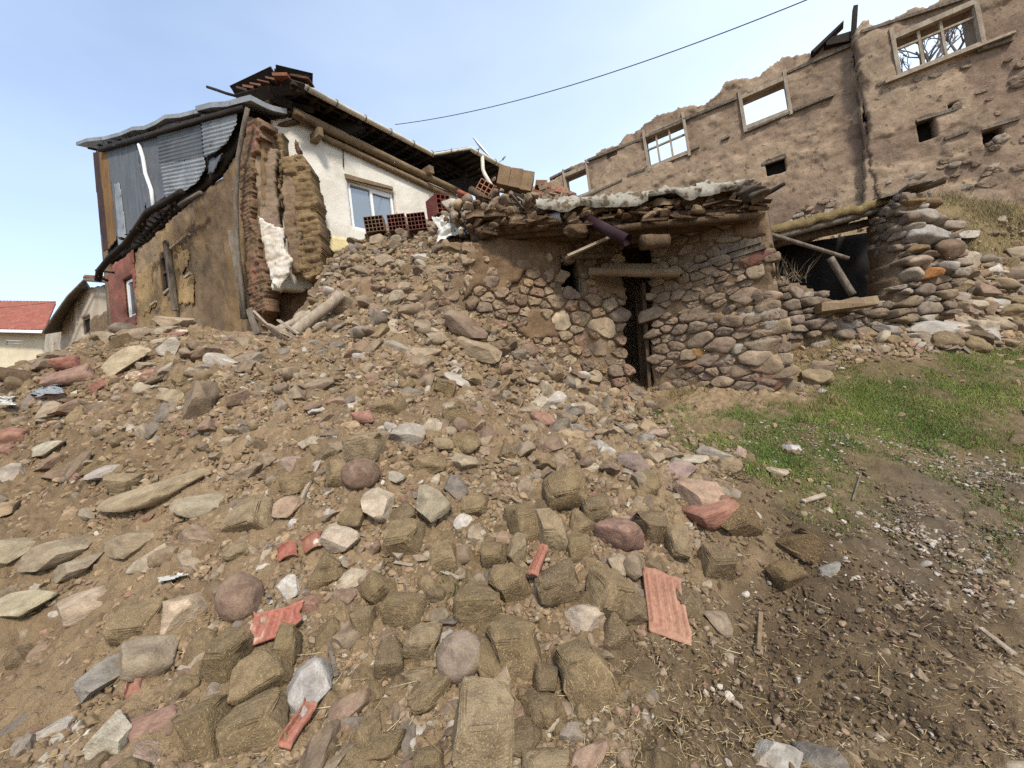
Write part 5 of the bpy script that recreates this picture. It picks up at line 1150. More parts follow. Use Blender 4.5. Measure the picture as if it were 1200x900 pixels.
by_pixel([
 (686, 778, 78, 88, O1, 'square mud brick with a flat straw flecked face below the red roof tile', .1), (603, 750, 76, 76, O2, 'rounded mud brick left of the square flat faced one'),
 (565, 842, 100, 100, O3, 'largest mud brick, its top streaked grey, at the bottom edge of the slope'), (712, 690, 64, 66, O1, 'mud brick touching the left edge of the whole red roof tile', .5),
 (645, 617, 46, 58, O3, 'upright pale mud brick in the middle of the clod pile'), (660, 570, 66, 56, O2, 'big round mud lump at the top of the clod pile'),
 (598, 678, 58, 50, O2, 'mud brick left of the thin leaning tile strip', .3), (654, 680, 66, 56, O4, 'greyish mud brick right of the thin leaning tile strip'),
 (474, 712, 64, 42, O2, 'long dark mud brick lying sideways above two smaller cubes'), (494, 748, 50, 52, O3, 'small cube shaped mud brick with a cracked face'),
 (312, 785, 80, 62, O1, 'oval mud brick just under the ridged red tile', .5), (304, 843, 100, 64, O1, 'wide mud brick at the lower left beside the small red tile chip', .1),
 (246, 842, 62, 78, O2, 'tall mud brick left of the wide one at the lower left', .4), (270, 762, 56, 66, O2, 'mud brick left of the ridged red tile'),
 (460, 768, 44, 52, O4, 'dark mud brick in the hollow beside the cracked cube'), (428, 722, 38, 44, O1, 'small mud brick left of the long dark one', .3), (444, 683, 40, 42, O2, 'egg shaped mud lump above the long dark brick', .8),
 (386, 664, 46, 44, O2, 'mud lump beside the curved red tile pieces'), (474, 625, 60, 50, O1, 'flat faced mud brick half set in the dirt at mid slope'), (612, 608, 48, 52, O2, 'mud brick leaning on the upright pale one', .5),
 (580, 645, 42, 40, O2, 'small mud lump at the left of the clod pile'), (682, 612, 42, 34, O1, 'small slanted mud brick behind the broken red stone'), (676, 640, 40, 38, O2, 'little mud cube in front of the slanted one'),
 (698, 595, 44, 40, O4, 'mud lump at the back right of the clod pile'), (790, 626, 38, 56, O3, 'standing mud clod left of the red brick block'), (724, 738, 44, 44, O4, 'dark mud clod in the gap beneath the red tile'),
 (836, 652, 52, 44, O4, 'brown clod on the dark soil right of the red tile'), (940, 632, 66, 44, (120, 98, 70), 'large smooth clod at the edge of the gravel', .3), (918, 668, 56, 34, (112, 92, 64), 'lower clod under the large smooth one', .3),
 (562, 704, 76, 50, O2, 'broad mud lump behind the pink boulder'), (338, 752, 44, 54, O2, 'narrow mud brick right of the ridged red tile'), (428, 520, 58, 42, O3, 'mud brick up the slope beside the white splinter'),
 (400, 552, 42, 34, O1, 'mud lump under the dark red stone'), (535, 486, 44, 34, O2, 'round mud lump high on the slope below the stone wall'), (456, 474, 48, 28, O1, 'flat mud brick high on the slope'), (520, 452, 34, 28, O2, 'small mud cube near the foot of the stone wall'),
 (350, 562, 50, 34, O1, 'pale mud brick left of the crossed sticks'), (300, 600, 70, 44, O3, 'broad clod sunk in the bare slope'), (172, 722, 86, 46, O1, 'wide flat clod under the orange and white stone'),
 (450, 870, 60, 40, O2, 'mud lump at the bottom edge under the dry stalks'), (640, 888, 80, 40, O3, 'mud brick cut by the bottom edge right of the largest one'), (505, 890, 50, 36, O2, 'mud lump cut by the bottom edge left of the largest one'),
 (860, 600, 60, 50, (112, 92, 66), 'dirt clod beneath the red brick block'), (800, 700, 0.1+40, 40, O4, 'clod right under the lower edge of the red tile'), (640, 790, 40, 44, O4, 'dark clod between the two largest mud bricks'),
 (760, 610, 60, 50, O4, 'crumbling clod right of the broken red stone'), (520, 650, 46, 40, O1, 'mud lump beside the pale wood chip'), (415, 605, 36, 30, O2, 'mud lump beside the white and tan stone'), (555, 590, 44, 30, O1, 'mud lump on the bare slope above the clod pile'), (150, 560, 0.1+50, 30, O3, 'sunken clod left of the long yellow slab'),
], ADOBES, 'mud_brick', 'mud brick', G_CLOD, .95, .28, .71, .28)
by_pixel([
 (362, 800, 52, 66, (186, 180, 172), 'white and grey marble like stone between mud bricks', .3), (684, 713, 58, 44, (204, 180, 150), 'white edged stone with an orange face below the mud bricks'),
 (217, 705, 58, 50, (204, 174, 134), 'angular orange and white stone on the left slope', .2), (448, 586, 54, 42, (206, 184, 150), 'knobbly white and tan stone left of the flat faced mud brick', .5),
 (506, 592, 44, 44, (160, 146, 112), 'blocky grey tan stone with a pitted face'), (400, 626, 44, 40, (206, 182, 150), 'white stone with tan stains above the red tile pieces', .4),
 (340, 686, 28, 26, (214, 204, 188), 'small bright white angular stone above the ridged tile'), (128, 862, 48, 60, (200, 188, 158), 'long pale stone standing at the lower left', 1.0),
 (176, 882, 48, 34, (176, 144, 118), 'pinkish tan stone at the lower left edge of the mud bricks'), (126, 785, 60, 44, (146, 140, 128), 'smooth grey stone beside the tan slab at the left', .4), (176, 760, 62, 50, (164, 144, 112), 'flat tan slab at the lower left', .3),
 (105, 702, 56, 40, (196, 168, 132), 'split white and orange stone above the grey one', .5), (35, 706, 58, 34, (188, 174, 130), 'yellowish wedge stone at the left edge', .3), (60, 525, 38, 20, (196, 186, 156), 'pale flat stone lying alone on the left slope', .3),
 (15, 553, 30, 22, (176, 160, 140), 'small square stone at the left edge'), (128, 550, 42, 16, (178, 168, 154), 'white tipped sliver stone on the left slope', .4), (200, 405, 32, 34, (196, 184, 164), 'upright white block near the crest of the rubble'),
 (145, 422, 64, 32, (190, 168, 124), 'yellow cream boulder on the left crest'), (205, 378, 40, 24, (188, 160, 122), 'tan slab standing on the skyline', .8), (170, 372, 30, 16, (180, 162, 138), 'pointed pale stone on the skyline'),
 (260, 366, 48, 22, (168, 152, 112), 'broad olive tan boulder on the skyline before the mud house'), (122, 392, 26, 12, (150, 148, 142), 'thin grey slate on the left skyline'), (70, 395, 22, 10, (178, 166, 146), 'small pale stone at the far left skyline'),
 (238, 462, 46, 52, (142, 118, 88), 'big rounded brown stone set in the cut slope'), (205, 462, 34, 20, (168, 146, 106), 'overhanging tan stone left of the big rounded brown one'), (910, 888, 70, 40, (176, 170, 156), 'light grey slab at the bottom right edge', .4),
 (965, 886, 52, 48, (128, 122, 112), 'dark grey slab right of the light grey one at the bottom', .9), (690, 882, 56, 30, (170, 132, 104), 'pinkish brown flake stone at the bottom edge', .6), (555, 402, 64, 28, (176, 152, 112), 'long yellowish stone at the left end of the hut wall'),
 (543, 379, 58, 30, (138, 112, 90), 'brown block resting on the long yellowish stone'), (470, 406, 54, 16, (168, 156, 134), 'flat pale slab jutting out of the heap'), (822, 576, 58, 42, (186, 146, 112), 'orange and white boulder at the end of the stone spill'),
 (868, 600, 38, 26, (212, 198, 176), 'white stone next to the red brick block'), (798, 548, 34, 26, (168, 136, 124), 'purple pink stone in the stone spill'), (742, 540, 40, 30, (138, 114, 104), 'mauve stone in the middle of the stone spill'),
 (755, 512, 30, 22, (146, 142, 136), 'grey stone in the stone spill below the doorway'), (772, 508, 34, 20, (182, 150, 122), 'pinkish flat stone in the stone spill'), (812, 540, 40, 18, (196, 180, 150), 'pale slab bridging the stone spill'),
 (840, 530, 44, 22, (176, 164, 150), 'streaked grey stone at the grass edge'), (868, 528, 14, 26, (196, 160, 132), 'upright pink stone at the grass edge', .2), (926, 524, 20, 13, (206, 206, 204), 'round white stone in the grass'),
 (910, 552, 24, 14, (196, 174, 138), 'tan stone at the muddy edge of the grass'), (970, 665, 32, 14, (142, 142, 136), 'thin grey slate on the dark soil', .4), (842, 728, 34, 28, (160, 136, 108), 'tan stone right of the red tile on the dark soil'),
 (676, 500, 30, 18, (152, 150, 144), 'grey stone just under the hut wall'), (700, 520, 30, 22, (168, 162, 150), 'bluish grey flat stone in the spill'), (690, 478, 34, 16, (184, 162, 128), 'cream stone at the foot of the hut wall'),
 (632, 470, 26, 20, (190, 176, 150), 'white cracked stone at the head of the spill'), (478, 506, 40, 34, (174, 164, 148), 'pale triangular stone high on the slope', .5), (655, 690, 22, 16, (156, 132, 116), 'mauve pebble on the grey mud brick'),
 (465, 560, 0.1+22, 16, (180, 166, 140), 'small tan stone above the pitted one'), (535, 570, 30, 26, (118, 108, 102), 'dark banded stone right of the pitted one'), (200, 645, 40, 30, (156, 130, 92), 'squarish tan stone over a hollow on the left slope'),
 (235, 625, 48, 32, (166, 136, 102), 'cut tan block on the left slope', .3), (70, 640, 72, 40, (160, 140, 106), 'weathered layered stone sunk in the left slope', .4), (15, 640, 48, 46, (176, 158, 116), 'yellow stone sunk at the left edge'),
 (180, 575, 120, 34, (176, 152, 108), 'long yellow slab sunk in the left slope', .15), (240, 590, 64, 24, (168, 152, 118), 'grey tan slab right of the long yellow one', .2), (340, 590, 36, 30, (176, 140, 104), 'brown edged stone under the crossed sticks', .6), (345, 540, 34, 24, (176, 146, 124), 'grey pink cobble at the crossed sticks'),
 (165, 625, 70, 34, (158, 136, 98), 'low tan slab sunk below the long yellow one', .3), (10, 700, 30, 30, (128, 108, 80), 'brown stone at the left edge under the yellow wedge'), (90, 660, 60, 26, (160, 142, 110), 'flat layered stone above the split white one'),
], ROCKS, 'rubble_stone', 'stone', G_ST, .8, .28, .6, .2)
by_pixel([(285, 692, 48, 54, (146, 110, 86), 'smooth reddish brown boulder on the left slope', .9), (424, 552, 44, 40, (128, 94, 72), 'dark red brown boulder behind the crossed sticks', .4), (540, 762, 56, 58, (158, 134, 112), 'pink and grey boulder among the mud bricks', .3),
  (388, 640, 0.1+26, 12, (150, 96, 74), 'small round red stone beside the white one')], SMOOTHR, 'boulder', 'stone', G_ST, .9, .25, .6, .1)
by_pixel([(838, 597, 66, 36, (178, 106, 78), 'big block of red brick at the edge of the dark soil', .1), (872, 606, 34, 24, (180, 120, 96), 'small red brick bit stuck to the big red block'), (636, 493, 26, 24, (166, 112, 86), 'red brown brick half on the slope under the hut', .6),
  (724, 622, 38, 44, (152, 106, 88), 'broken dark red brick leaning on mud bricks', .6), (428, 488, 22, 24, (180, 116, 94), 'pinkish brick bit high on the slope', .2), (82, 424, 26, 22, (180, 92, 74), 'bright red tile lump on the left crest', .4), (85, 440, 44, 22, (160, 116, 96), 'pale red brick under the bright red tile lump', .5),
  (118, 450, 20, 12, (186, 104, 78), 'flat orange red brick bit on the left crest'), (20, 508, 26, 20, (176, 112, 82), 'orange brick bit at the left edge', .3), (10, 525, 20, 14, (160, 104, 82), 'dull red brick bit at the left edge'), (160, 852, 40, 20, (160, 112, 94), 'red stained brick shard at the lower left', .4), (185, 845, 50, 24, (164, 116, 96), 'long pink brick shard beside the mud bricks', .5),
  (366, 706, 24, 20, (164, 110, 84), 'small rounded brick bit by the ridged tile')], BRICKS, 'brick_fragment', 'brick', G_BR, .85, .25, .58, .25)

# --- tiles
def tile_mesh(name, w_, l_, ribs, curve=.0, broken=0, seed=0, th=.014, rib_h=.012):
    n1, n2 = 40, 30; u = np.linspace(-.5, .5, n1)[:, None]; v = np.linspace(-.5, .5, n2)[None]
    rgx = np.random.default_rng(seed)
    X = u*w_+0*v; Y = v*l_+0*u
    if broken:
        Y = Y*np.where(v < 0, 1, 1)+np.where(v > .2, 1, 0)*(v-.2)*l_*broken*(np.interp(u[:, 0], np.linspace(-.5, .5, 7), rgx.uniform(-1, .1, 7))[:, None])
        X = X+np.where(u > .25, 1, 0)*(u-.25)*w_*broken*np.interp(v[0], np.linspace(-.5, .5, 7), rgx.uniform(-1, .1, 7))[None]
    Zt = rib_h*np.clip(np.sin(u*math.pi*2*ribs)*2.2, -1, 1)*(np.abs(v) < .40)+curve*(1-(2*u)**2)*w_
    Zt = Zt+.02*np.clip((np.abs(v)-.40)/.06, 0, 1)*(v > 0)-.012*np.clip((-v-.42)/.05, 0, 1)+.022*np.clip((np.abs(u)-.46)/.03, 0, 1)*(u < 0)
    A = np.stack([X, Y, Zt+0*X], -1).reshape(-1, 3); nv = len(A); B = A-[0, 0, th]
    i = np.arange(n1-1)[:, None]; j = np.arange(n2-1)[None]; a = i*n2+j; F = np.stack([a, a+n2, a+n2+1, a+1], -1).reshape(-1, 4); ed = []
    for q in range(n1-1): ed += [[q*n2, q*n2+nv, (q+1)*n2+nv, (q+1)*n2], [q*n2+n2-1, (q+1)*n2+n2-1, (q+1)*n2+n2-1+nv, q*n2+n2-1+nv]]
    for q in range(n2-1): ed += [[q, q+1, q+1+nv, q+nv], [(n1-1)*n2+q, (n1-1)*n2+q+nv, (n1-1)*n2+q+1+nv, (n1-1)*n2+q+1]]
    return mesh_of(np.concatenate([A, B]), np.concatenate([F, F[:, ::-1]+nv, np.array(ed)]), name, M_TILE_OBJ)
def tile(px, py, me, yaw, col, label, lift=.04, tiltx=0, tilty=0, upmix=.9, s=1):
    p = hit(px, py)[0][0]; ax = rot(tiltx, tilty, 0)@frame_at(p, yaw, upmix); put(me, p+gnorm(p)*lift, ax, (s, s, s), dusty(lin(col, .62), .22), label, 'roof tile', 'roof_tile', 'broken red roof tiles'); PLACED.append((p[0], p[1], .1))
tile(776, 712, tile_mesh('roof_tile', .25, .40, 5, 0, .18, 3), -.22, (208, 134, 98), 'nearly whole ribbed red roof tile lying on the dark soil', .05, -.12, -.05)
tile(328, 736, tile_mesh('roof_tile', .25, .18, 4, 0, .5, 5), .25, (198, 96, 66), 'ridged bright red tile piece between mud bricks at the lower left', .06, .15, .1)
tile(352, 858, tile_mesh('roof_tile', .06, .17, 1, 0, .3, 6), -.25, (200, 108, 76), 'narrow red tile chip beside the wide mud brick', .05)
tile(632, 668, tile_mesh('roof_tile', .06, .27, 1, .2, .2, 7), -.38, (190, 104, 72), 'thin red tile strip leaning between mud bricks', .10, .3)
tile(340, 651, tile_mesh('roof_tile', .12, .09, .5, .25, .5, 8), .4, (194, 92, 62), 'curved red tile piece, the left of a pair', .04)
tile(369, 640, tile_mesh('roof_tile', .13, .10, .5, .25, .5, 9), .5, (188, 96, 66), 'curved red tile piece touching the white stained stone', .04)
tile(163, 800, tile_mesh('roof_tile', .06, .15, 1, .2, .3, 10), .45, (176, 100, 72), 'small channelled tile piece at the lower left', .03)
tile(168, 440, tile_mesh('roof_tile', .3, .10, 1, 0, .3, 11), .1, (178, 120, 92), 'flat brown red tile edge on the left crest', .03)
tile(205, 392, tile_mesh('roof_tile', .35, .14, 1, 0, .3, 12), -.1, (166, 110, 86), 'dull red tile behind the upright white block', .04)
tile(60, 470, tile_mesh('roof_tile', .3, .12, 1, 0, .4, 13), .2, (176, 116, 92), 'broken tile on the bare dirt at the upper left', .03)

# --- timber on the rubble
def at_pix(px, py, d=None, lift=0.0):
    if d is None: p = hit(px, py)[0][0]; return p+up*lift
    return P(px, py, d)
G_LOG = 'loose timbers on the rubble'
def logthing(a, b, r1, r2, seed, label, m=M_WOODPALE, name='log', cat='log', bend=.02, rough=.14, group=G_LOG, n=12):
    nb = NB(); nb.log(a, b, r1, r2, seed, bend, rough, 10, n); o = nb.build(name, m); return tag(o, label, cat, group)
logthing(P(318, 392, 6.15), P(366, 368, 6.35), .085, .075, 3, 'pale round log end first behind the splintered boards')
logthing(P(342, 392, 5.95), P(400, 346, 6.4), .095, .08, 5, 'longest pale log slanting up beside the torn house corner')
logthing(P(-60, 432, 4.6), P(46, 446, 4.75), .105, .09, 8, 'thick cracked brown log entering at the left edge', M_WOOD)
logthing(P(-60, 452, 4.5), P(26, 464, 4.6), .08, .07, 9, 'lower brown log under the thick one at the left edge', M_WOOD)
logthing(P(150, 454, 4.75), P(178, 440, 4.85), .035, .03, 10, 'short pale stub of wood on the left crest', M_WOODPALE)
def plank(a, b, w_, h_, label, m=M_WOODPALE, name='board', cat='board', upv=(0, 0, 1)):
    nb = NB(); nb.bar(a, b, w_, h_, up=upv, jit=h_*.25); o = nb.build(name, m, None, False); return tag(o, label, cat, G_LOG)
plank(P(292, 362, 6.0), P(302, 392, 5.9), .10, .03, 'grey board stub standing upright by the house', M_WOODGREY, upv=_f)
plank(P(298, 366, 6.0), P(330, 398, 5.75), .07, .03, 'splintered board leaning right of the upright stub', upv=_f*.7+up*.7)
plank(P(312, 380, 5.9), P(362, 402, 5.7), .12, .03, 'wide pale splintered board lying flat')
plank(P(326, 375, 5.95), P(350, 392, 5.75), .06, .025, 'short pale lath on the wide board')
plank(P(300, 372, 5.95), P(340, 400, 5.6), .04, .02, 'thin dark lath under the pale boards', M_WOOD)
plank(P(388, 412, 5.4), P(398, 396, 5.6), .02, .02, 'thin straight stick poking out of the heap')
for (a, b, w_, label, m) in (((350, 596), (376, 546), .028, 'flat tan stick crossing a longer one', M_WOODPALE), ((370, 562), (418, 541), .026, 'longer grey stick lying under the flat tan one', M_WOODGREY), ((455, 598), (488, 602), .012, 'thin pale splinter by the flat faced mud brick', M_WOODPALE),
    ((452, 640), (472, 660), .055, 'pale squared wood chip on the slope', M_WOODPALE), ((463, 664), (485, 671), .02, 'sliver of pale wood below the squared chip', M_WOODPALE), ((504, 668), (540, 687), .02, 'pale broken stick by the green weeds', M_WOODPALE), ((540, 644), (570, 632), .04, 'flat pale splinter near the clod pile', M_WOODPALE),
    ((890, 768), (893, 726), .02, 'short upright yellow stalk on the dark soil', M_YELLOWWOOD), ((1150, 742), (1190, 776), .03, 'long tan splinter at the right edge', M_WOODPALE), ((395, 800), (386, 760), .022, 'weathered lath beside the dry stalks', M_WOODGREY), ((618, 664), (646, 664), .02, 'short tan stick across the thin tile strip', M_WOODPALE),
    ((210, 790), (245, 800), .02, 'pale twig end by the tall mud brick', M_WOODPALE), ((942, 592), (968, 586), .03, 'white bone like splinter on the gravel edge', M_WOODPALE), ((712, 488), (742, 474), .03, 'thin dark stick at the foot of the hut wall', M_WOOD), ((718, 496), (742, 514), .035, 'old board lying among the spilled stones', M_WOODGREY), ((100, 790), (98, 820), .012, 'thin red brown twig on the bare slope', M_WOOD), ((1000, 590), (1010, 560), .012, 'thin twig on the gravel', M_WOODGREY)):
    q = hit([a[0], b[0]], [a[1], b[1]])[0]; nb = NB(); l0 = .03; nb.bar(q[0]+up*l0, q[1]+up*(l0+.015), w_, w_*.45, up=gnorm(q[0]), jit=w_*.12); o = nb.build('stick', m, None, False); tag(o, label, 'stick', G_LOG)

# --- remains of plastered wall sticking out of the heap
rem = Plane(P(415, 350, 6.55), P(470, 350, 6.75))
nb = NB(); V, F, c = slab(rem, rem.poly(z8 := [(421, 330), (432, 324), (440, 340), (452, 330), (458, 345), (466, 372), (470, 395), (420, 395)]), .2, .03, crumble=.05, seed=3, colf=lambda s, z: np.array(lin((152, 126, 98), .6))*(1+.3*fbm(s*3, z*1, 0, 3, 3)[:, None]), disp=lambda s, z: .02*fbm(s*4, z*2, 0, 4, 3)); nb.add(V, F, c)
o = nb.build('wall_remnant', M_MUD); tag(o, 'brown plastered wall remnant standing out of the heap beside the long log', 'wall remnant')
rem = Plane(P(350, 380, 6.6), P(410, 380, 6.7)); nb = NB(); V, F, c = slab(rem, rem.poly([(352, 372), (385, 362), (412, 368), (412, 410), (352, 410)]), .15, .03, crumble=.05, seed=4, colf=lambda s, z: np.array(lin((150, 136, 118), .6))*(1+.3*fbm(s*5, z*1, 0, 6, 3)[:, None])); nb.add(V, F, c)
o = nb.build('wall_remnant', M_MUD); tag(o, 'grey streaked wall remnant low behind the long pale log', 'wall remnant')

# ================================================================== tangle between house and hut roof
def hollow_brick(name, c, ax, size, nx, nz, col, label, wall=.14):
    """fired block with open cells running through; size = half sizes, cells seen on the +-y faces"""
    nb = NB(); ax = np.asarray(ax, float); hx, hy, hz = size; t = wall*min(2*hx/nx, 2*hz/nz)
    def bx(x0, x1, z0, z1, dy=0): nb.box(np.asarray(c)+np.array([(x0+x1)/2, 0, (z0+z1)/2])@ax, ax, ((x1-x0)/2, hy-dy, (z1-z0)/2), np.array(lin(col, .55)))
    for k in range(nx+1): x = -hx+t/2+(2*hx-t)*k/nx; bx(x-t/2, x+t/2, -hz, hz)
    for k in range(nz+1): z = -hz+t/2+(2*hz-t)*k/nz; bx(-hx+.001, hx-.001, z-t/2, z+t/2, .002)
    bx(-hx+.002, hx-.002, -hz+.002, hz-.002, hy-.01)
    o = nb.build(name, M_BRICK, None, False); return tag(o, label, 'hollow brick', 'hollow bricks on the heap')
def axes(x, y):
    x = np.asarray(x, float); x /= np.linalg.norm(x); z = np.cross(x, y); z /= np.linalg.norm(z); return np.array([x, np.cross(z, x), z])
d_ = 7.35; dirx = P(500, 258, d_+.12)-P(440, 265, d_); A_ = axes(dirx, _f+np.array([.25, 0, .1]))
for k, (x, y, cl, lb) in enumerate(((440, 263, (150, 122, 100), 'tan hollow brick at the left end of the row under the white wall'), (466, 261, (146, 98, 84), 'dark red hollow brick in the middle of the row'), (489, 260, (138, 88, 76), 'dark red hollow brick at the right end of the row'))):
    dk_ = depth(hit(x, 281-2*k, mid_h)[0][0]); hollow_brick('hollow_brick', P(x, y+2, dk_), A_, ((.30, .2, .18)[0]*.62 if k == 0 else .17, .16, .15), 5, 4, cl, lb)
hollow_brick('hollow_brick', P(514, 244, 7.3), axes(_r*.8+_f*.6+up*.15, _f*.9-_r*.5), (.14, .2, .17), 3, 4, (138, 74, 66), 'red hollow brick tipped up beside the white wall')
hollow_brick('hollow_brick', P(571, 228, 6.9), axes(_r*.9-up*.55, _f), (.17, .18, .13), 4, 3, (190, 140, 112), 'pale hollow brick under the downpipe')
d0 = 6.75; ck = thing('fallen_brickwork', 'lump of fallen brickwork, smooth tan blocks at one end and red brick at the other', 'brickwork', P(630, 236, d0))
bxr = P(624, 216, d0)-P(584, 208, d0); A_ = axes(bxr, _f+np.array([.1, 0, 0])); nb = NB()
for k in range(3): nb.box(lerp(P(584, 209, d0), P(624, 218, d0), (k+.5)/3), A_, (.097, .16, .155), np.array(lin([(156, 130, 98), (150, 122, 92), (160, 134, 100)][k], .55)), .006)
nb.build('tan_block', M_BRICK, ck, False)
nb = NB(); rg2 = np.random.default_rng(5)
for k in range(44):
    t = rg2.random(); v_ = rg2.uniform(-.5, .5); c = lerp(P(630, 222, d0), P(672, 236, d0+.05), t)+up*v_*(.26-.06*t)
    nb.box(c, rot(*rg2.normal(size=3)*.16)@A_, np.array([.085, .12, .042])*rg2.uniform(.7, 1.1, 3), np.array(lin([(166, 112, 90), (172, 150, 126), (156, 116, 94), (150, 130, 112)][rg2.integers(4)], .55)), .012)
nb.build('red_brick_end', M_BRICK, ck, False)
nb = NB()
for (x, y), s_ in (((528, 240), (.16, .1, .12)), ((541, 236), (.13, .1, .08))):
    V, F = rock(int(x), 4, 18, .35, .75, .05); nb.add((V*np.array(s_))@rot(.1, .35, 0)@np.array([_r, _f, up])+P(x, y, 7.15), F, np.array(lin((210, 198, 178), .66)))
nb.box(P(543, 229, 7.1), axes(_r*.9-up*.4, _f), (.10, .1, .035), np.array(lin((170, 90, 72), .55)), .01)
o = nb.build('mortar_lump', M_BRICK); tag(o, 'white mortar lump with a red brick corner beside the tipped hollow brick', 'mortar lump')
G_T = 'collapsed roof timbers on the hut'
for a, b, da, db, r1, r2, s_, lb, m in (((552, 222), (596, 250), 6.75, 6.3, .06, .06, 3, 'greenish round log slanting down from the house eave', M_WOOD), ((560, 275), (606, 247), 6.05, 6.2, .10, .085, 4, 'thickest log end in the timber tangle above the hut', M_WOOD), ((590, 256), (628, 266), 6.35, 6.15, .045, .045, 5, 'log lying level left of the grey pipe', M_WOOD),
    ((596, 229), (660, 246), 6.6, 6.35, .07, .06, 6, 'dark log under the fallen brickwork', M_WOODDARK), ((605, 262), (690, 278), 6.2, 5.95, .06, .05, 7, 'long dark pole under the roof edge', M_WOODDARK), ((575, 245), (600, 262), 6.6, 6.2, .05, .05, 8, 'short dark log behind the thickest one', M_WOODDARK), ((612, 252), (640, 238), 6.5, 6.6, .05, .04, 9, 'stub of log behind the grey pipe', M_WOOD), ((560, 258), (640, 275), 6.5, 6.3, .06, .06, 10, 'shaded pole deep under the tangle', M_WOODDARK)):
    logthing(P(*a, da), P(*b, db), r1, r2, s_, lb, m, group=G_T)
logthing(P(752, 284, 5.55), P(782, 283, 5.6), .11, .10, 14, 'thick sawn beam end poking out under the hut roof', M_WOOD, name='beam_end', cat='beam', group=G_T, n=8, bend=.005)
logthing(P(882, 236, 5.35), P(920, 215, 5.15), .035, .025, 15, 'charred stick jutting from the corner of the hut roof', M_WOODDARK, name='stick', cat='stick', group=G_T)
nb = NB(); nb.bar(P(664, 301, 5.55), P(716, 277, 5.75), .035, .07, up=_f, jit=.008); o = nb.build('board', M_WOODPALE, None, False); tag(o, 'pale split board hanging slanted under the hut roof', 'board', G_T)
nb = NB(); pts = [P(631, 261, 5.9), P(645, 258, 5.82), P(658, 254, 5.75)]; nb.tube(pts, .085, 16, caps=False); nb.tube(pts, .074, 16, caps=False); o = nb.build('pipe', M_GREYPIPE); tag(o, 'open ended pale grey pipe lying on the hut roof edge', 'pipe')
def halfpipe(a, b, r, m, name, label, cat, open_=.75):
    nb = NB(); a = np.asarray(a); b = np.asarray(b); d = (b-a)/np.linalg.norm(b-a); s_ = np.cross(d, up); s_ /= np.linalg.norm(s_); u2 = np.cross(s_, d); V = []
    for p in (a, lerp(a, b, .5), b):
        for rr in (r, r*.93):
            for k in range(15): t = math.pi*(-open_+2*open_*k/14)-math.pi*.5; V.append(p+s_*math.cos(t)*rr+u2*math.sin(t)*rr)
    F = []
    for i in range(2):
        for k in range(14): q = i*30+k; w2 = q+30; F += [[q, q+1, w2+1, w2], [q+15, w2+15, w2+16, q+16]]
    for i in (0, 60):
        for k in range(14): F.append([i+k, i+k+15, i+k+16, i+k+1])
    nb.add(np.array(V), np.array(F)); return tag(nb.build(name, m), label, cat)
halfpipe(P(688, 256, 5.75), P(736, 281, 5.3), .085, M_MAROON, 'old_gutter', 'dark maroon gutter pipe poking over the hut roof edge', 'gutter', .8)
V, F = rock(77, 4, 5, .75, .95, .25); nb = NB(); nb.add((V*np.array([.20, .14, .10]))@np.array([_r, _f, up])+P(676, 271, 5.72), F); o = nb.build('brush_bundle', M_THATCH); tag(o, 'clump of matted brush stuffed under the hut roof edge', 'brush')
for k in range(26):
    c = lerp(P(552, 246, 6.7), P(700, 262, 5.95), rg.random()**1.3)+up*rg.normal()*.10+_f*rg.normal()*.12
    d = np.array([rg.normal(), rg.normal()*.5, rg.normal()*.45]); d /= np.linalg.norm(d); L0 = rg.uniform(.10, .32); nb = NB()
    nb.bar(c-d*L0, c+d*L0, rg.uniform(.025, .07), rg.uniform(.012, .035), jit=.006); o = nb.build('broken_lath', [M_WOOD, M_WOODGREY, M_WOODDARK, M_WOODPALE][k % 4], None, False)
    tag(o, ['brown', 'grey', 'blackened', 'pale'][k % 4]+' splintered lath in the timber tangle on the hut roof', 'lath', 'splintered laths on the hut roof')
# crumpled sheets
def crumple(pp, d, m, name, label, cat, amp=.07, seed=0):
    n = 26; nb = NB(); V = []
    for i in range(n):
        for j in range(n):
            u_, v_ = i/(n-1), j/(n-1); q = lerp(lerp(P(*pp[0], d), P(*pp[1], d), u_), lerp(P(*pp[3], d-.25), P(*pp[2], d-.2), u_), v_)
            w_ = abs(float(fbm(u_*3.2, v_*3.2, 0, seed, 4)))*2-.3; V.append(q-_f*amp*w_*1.6+up*amp*.5*w_+_r*.06*float(vnoise(v_*4, u_*2, 1, seed)))
    V = np.array(V); i = np.arange(n-1)[:, None]; j = np.arange(n-1)[None]; a = i*n+j; F = np.stack([a, a+1, a+n+1, a+n], -1).reshape(-1, 4)
    nb.add(np.concatenate([V, V+_f*.006]), np.concatenate([F, F[:, ::-1]+len(V)])); return tag(nb.build(name, m), label, cat)
crumple([(509, 257), (541, 252), (552, 264), (516, 283)], 7.0, M_PLASTIC, 'plastic_sheet', 'crumpled white plastic sheet on the heap below the tipped brick', 'plastic sheet', .06, 3)
crumple([(556, 244), (567, 250), (560, 270), (540, 281)], 6.75, M_BLACK, 'black_bag', 'black plastic bag hanging from the timber tangle', 'bag', .06, 5)
crumple([(40, 457), (70, 450), (68, 460), (36, 465)], 4.55, M_TIN, 'foil_scrap', 'greyish white foil scrap under the left crest', 'foil', .03, 8)
crumple([(0, 466), (16, 464), (18, 474), (0, 476)], 4.45, M_PLASTIC, 'foil_scrap', 'grey white sheet scrap at the left edge under the logs', 'foil', .03, 9)
crumple([(188, 668), (216, 662), (214, 676), (186, 682)], 2.72, M_PLASTIC, 'plastic_scrap', 'small white plastic scrap on the left slope', 'plastic scrap', .012, 11)
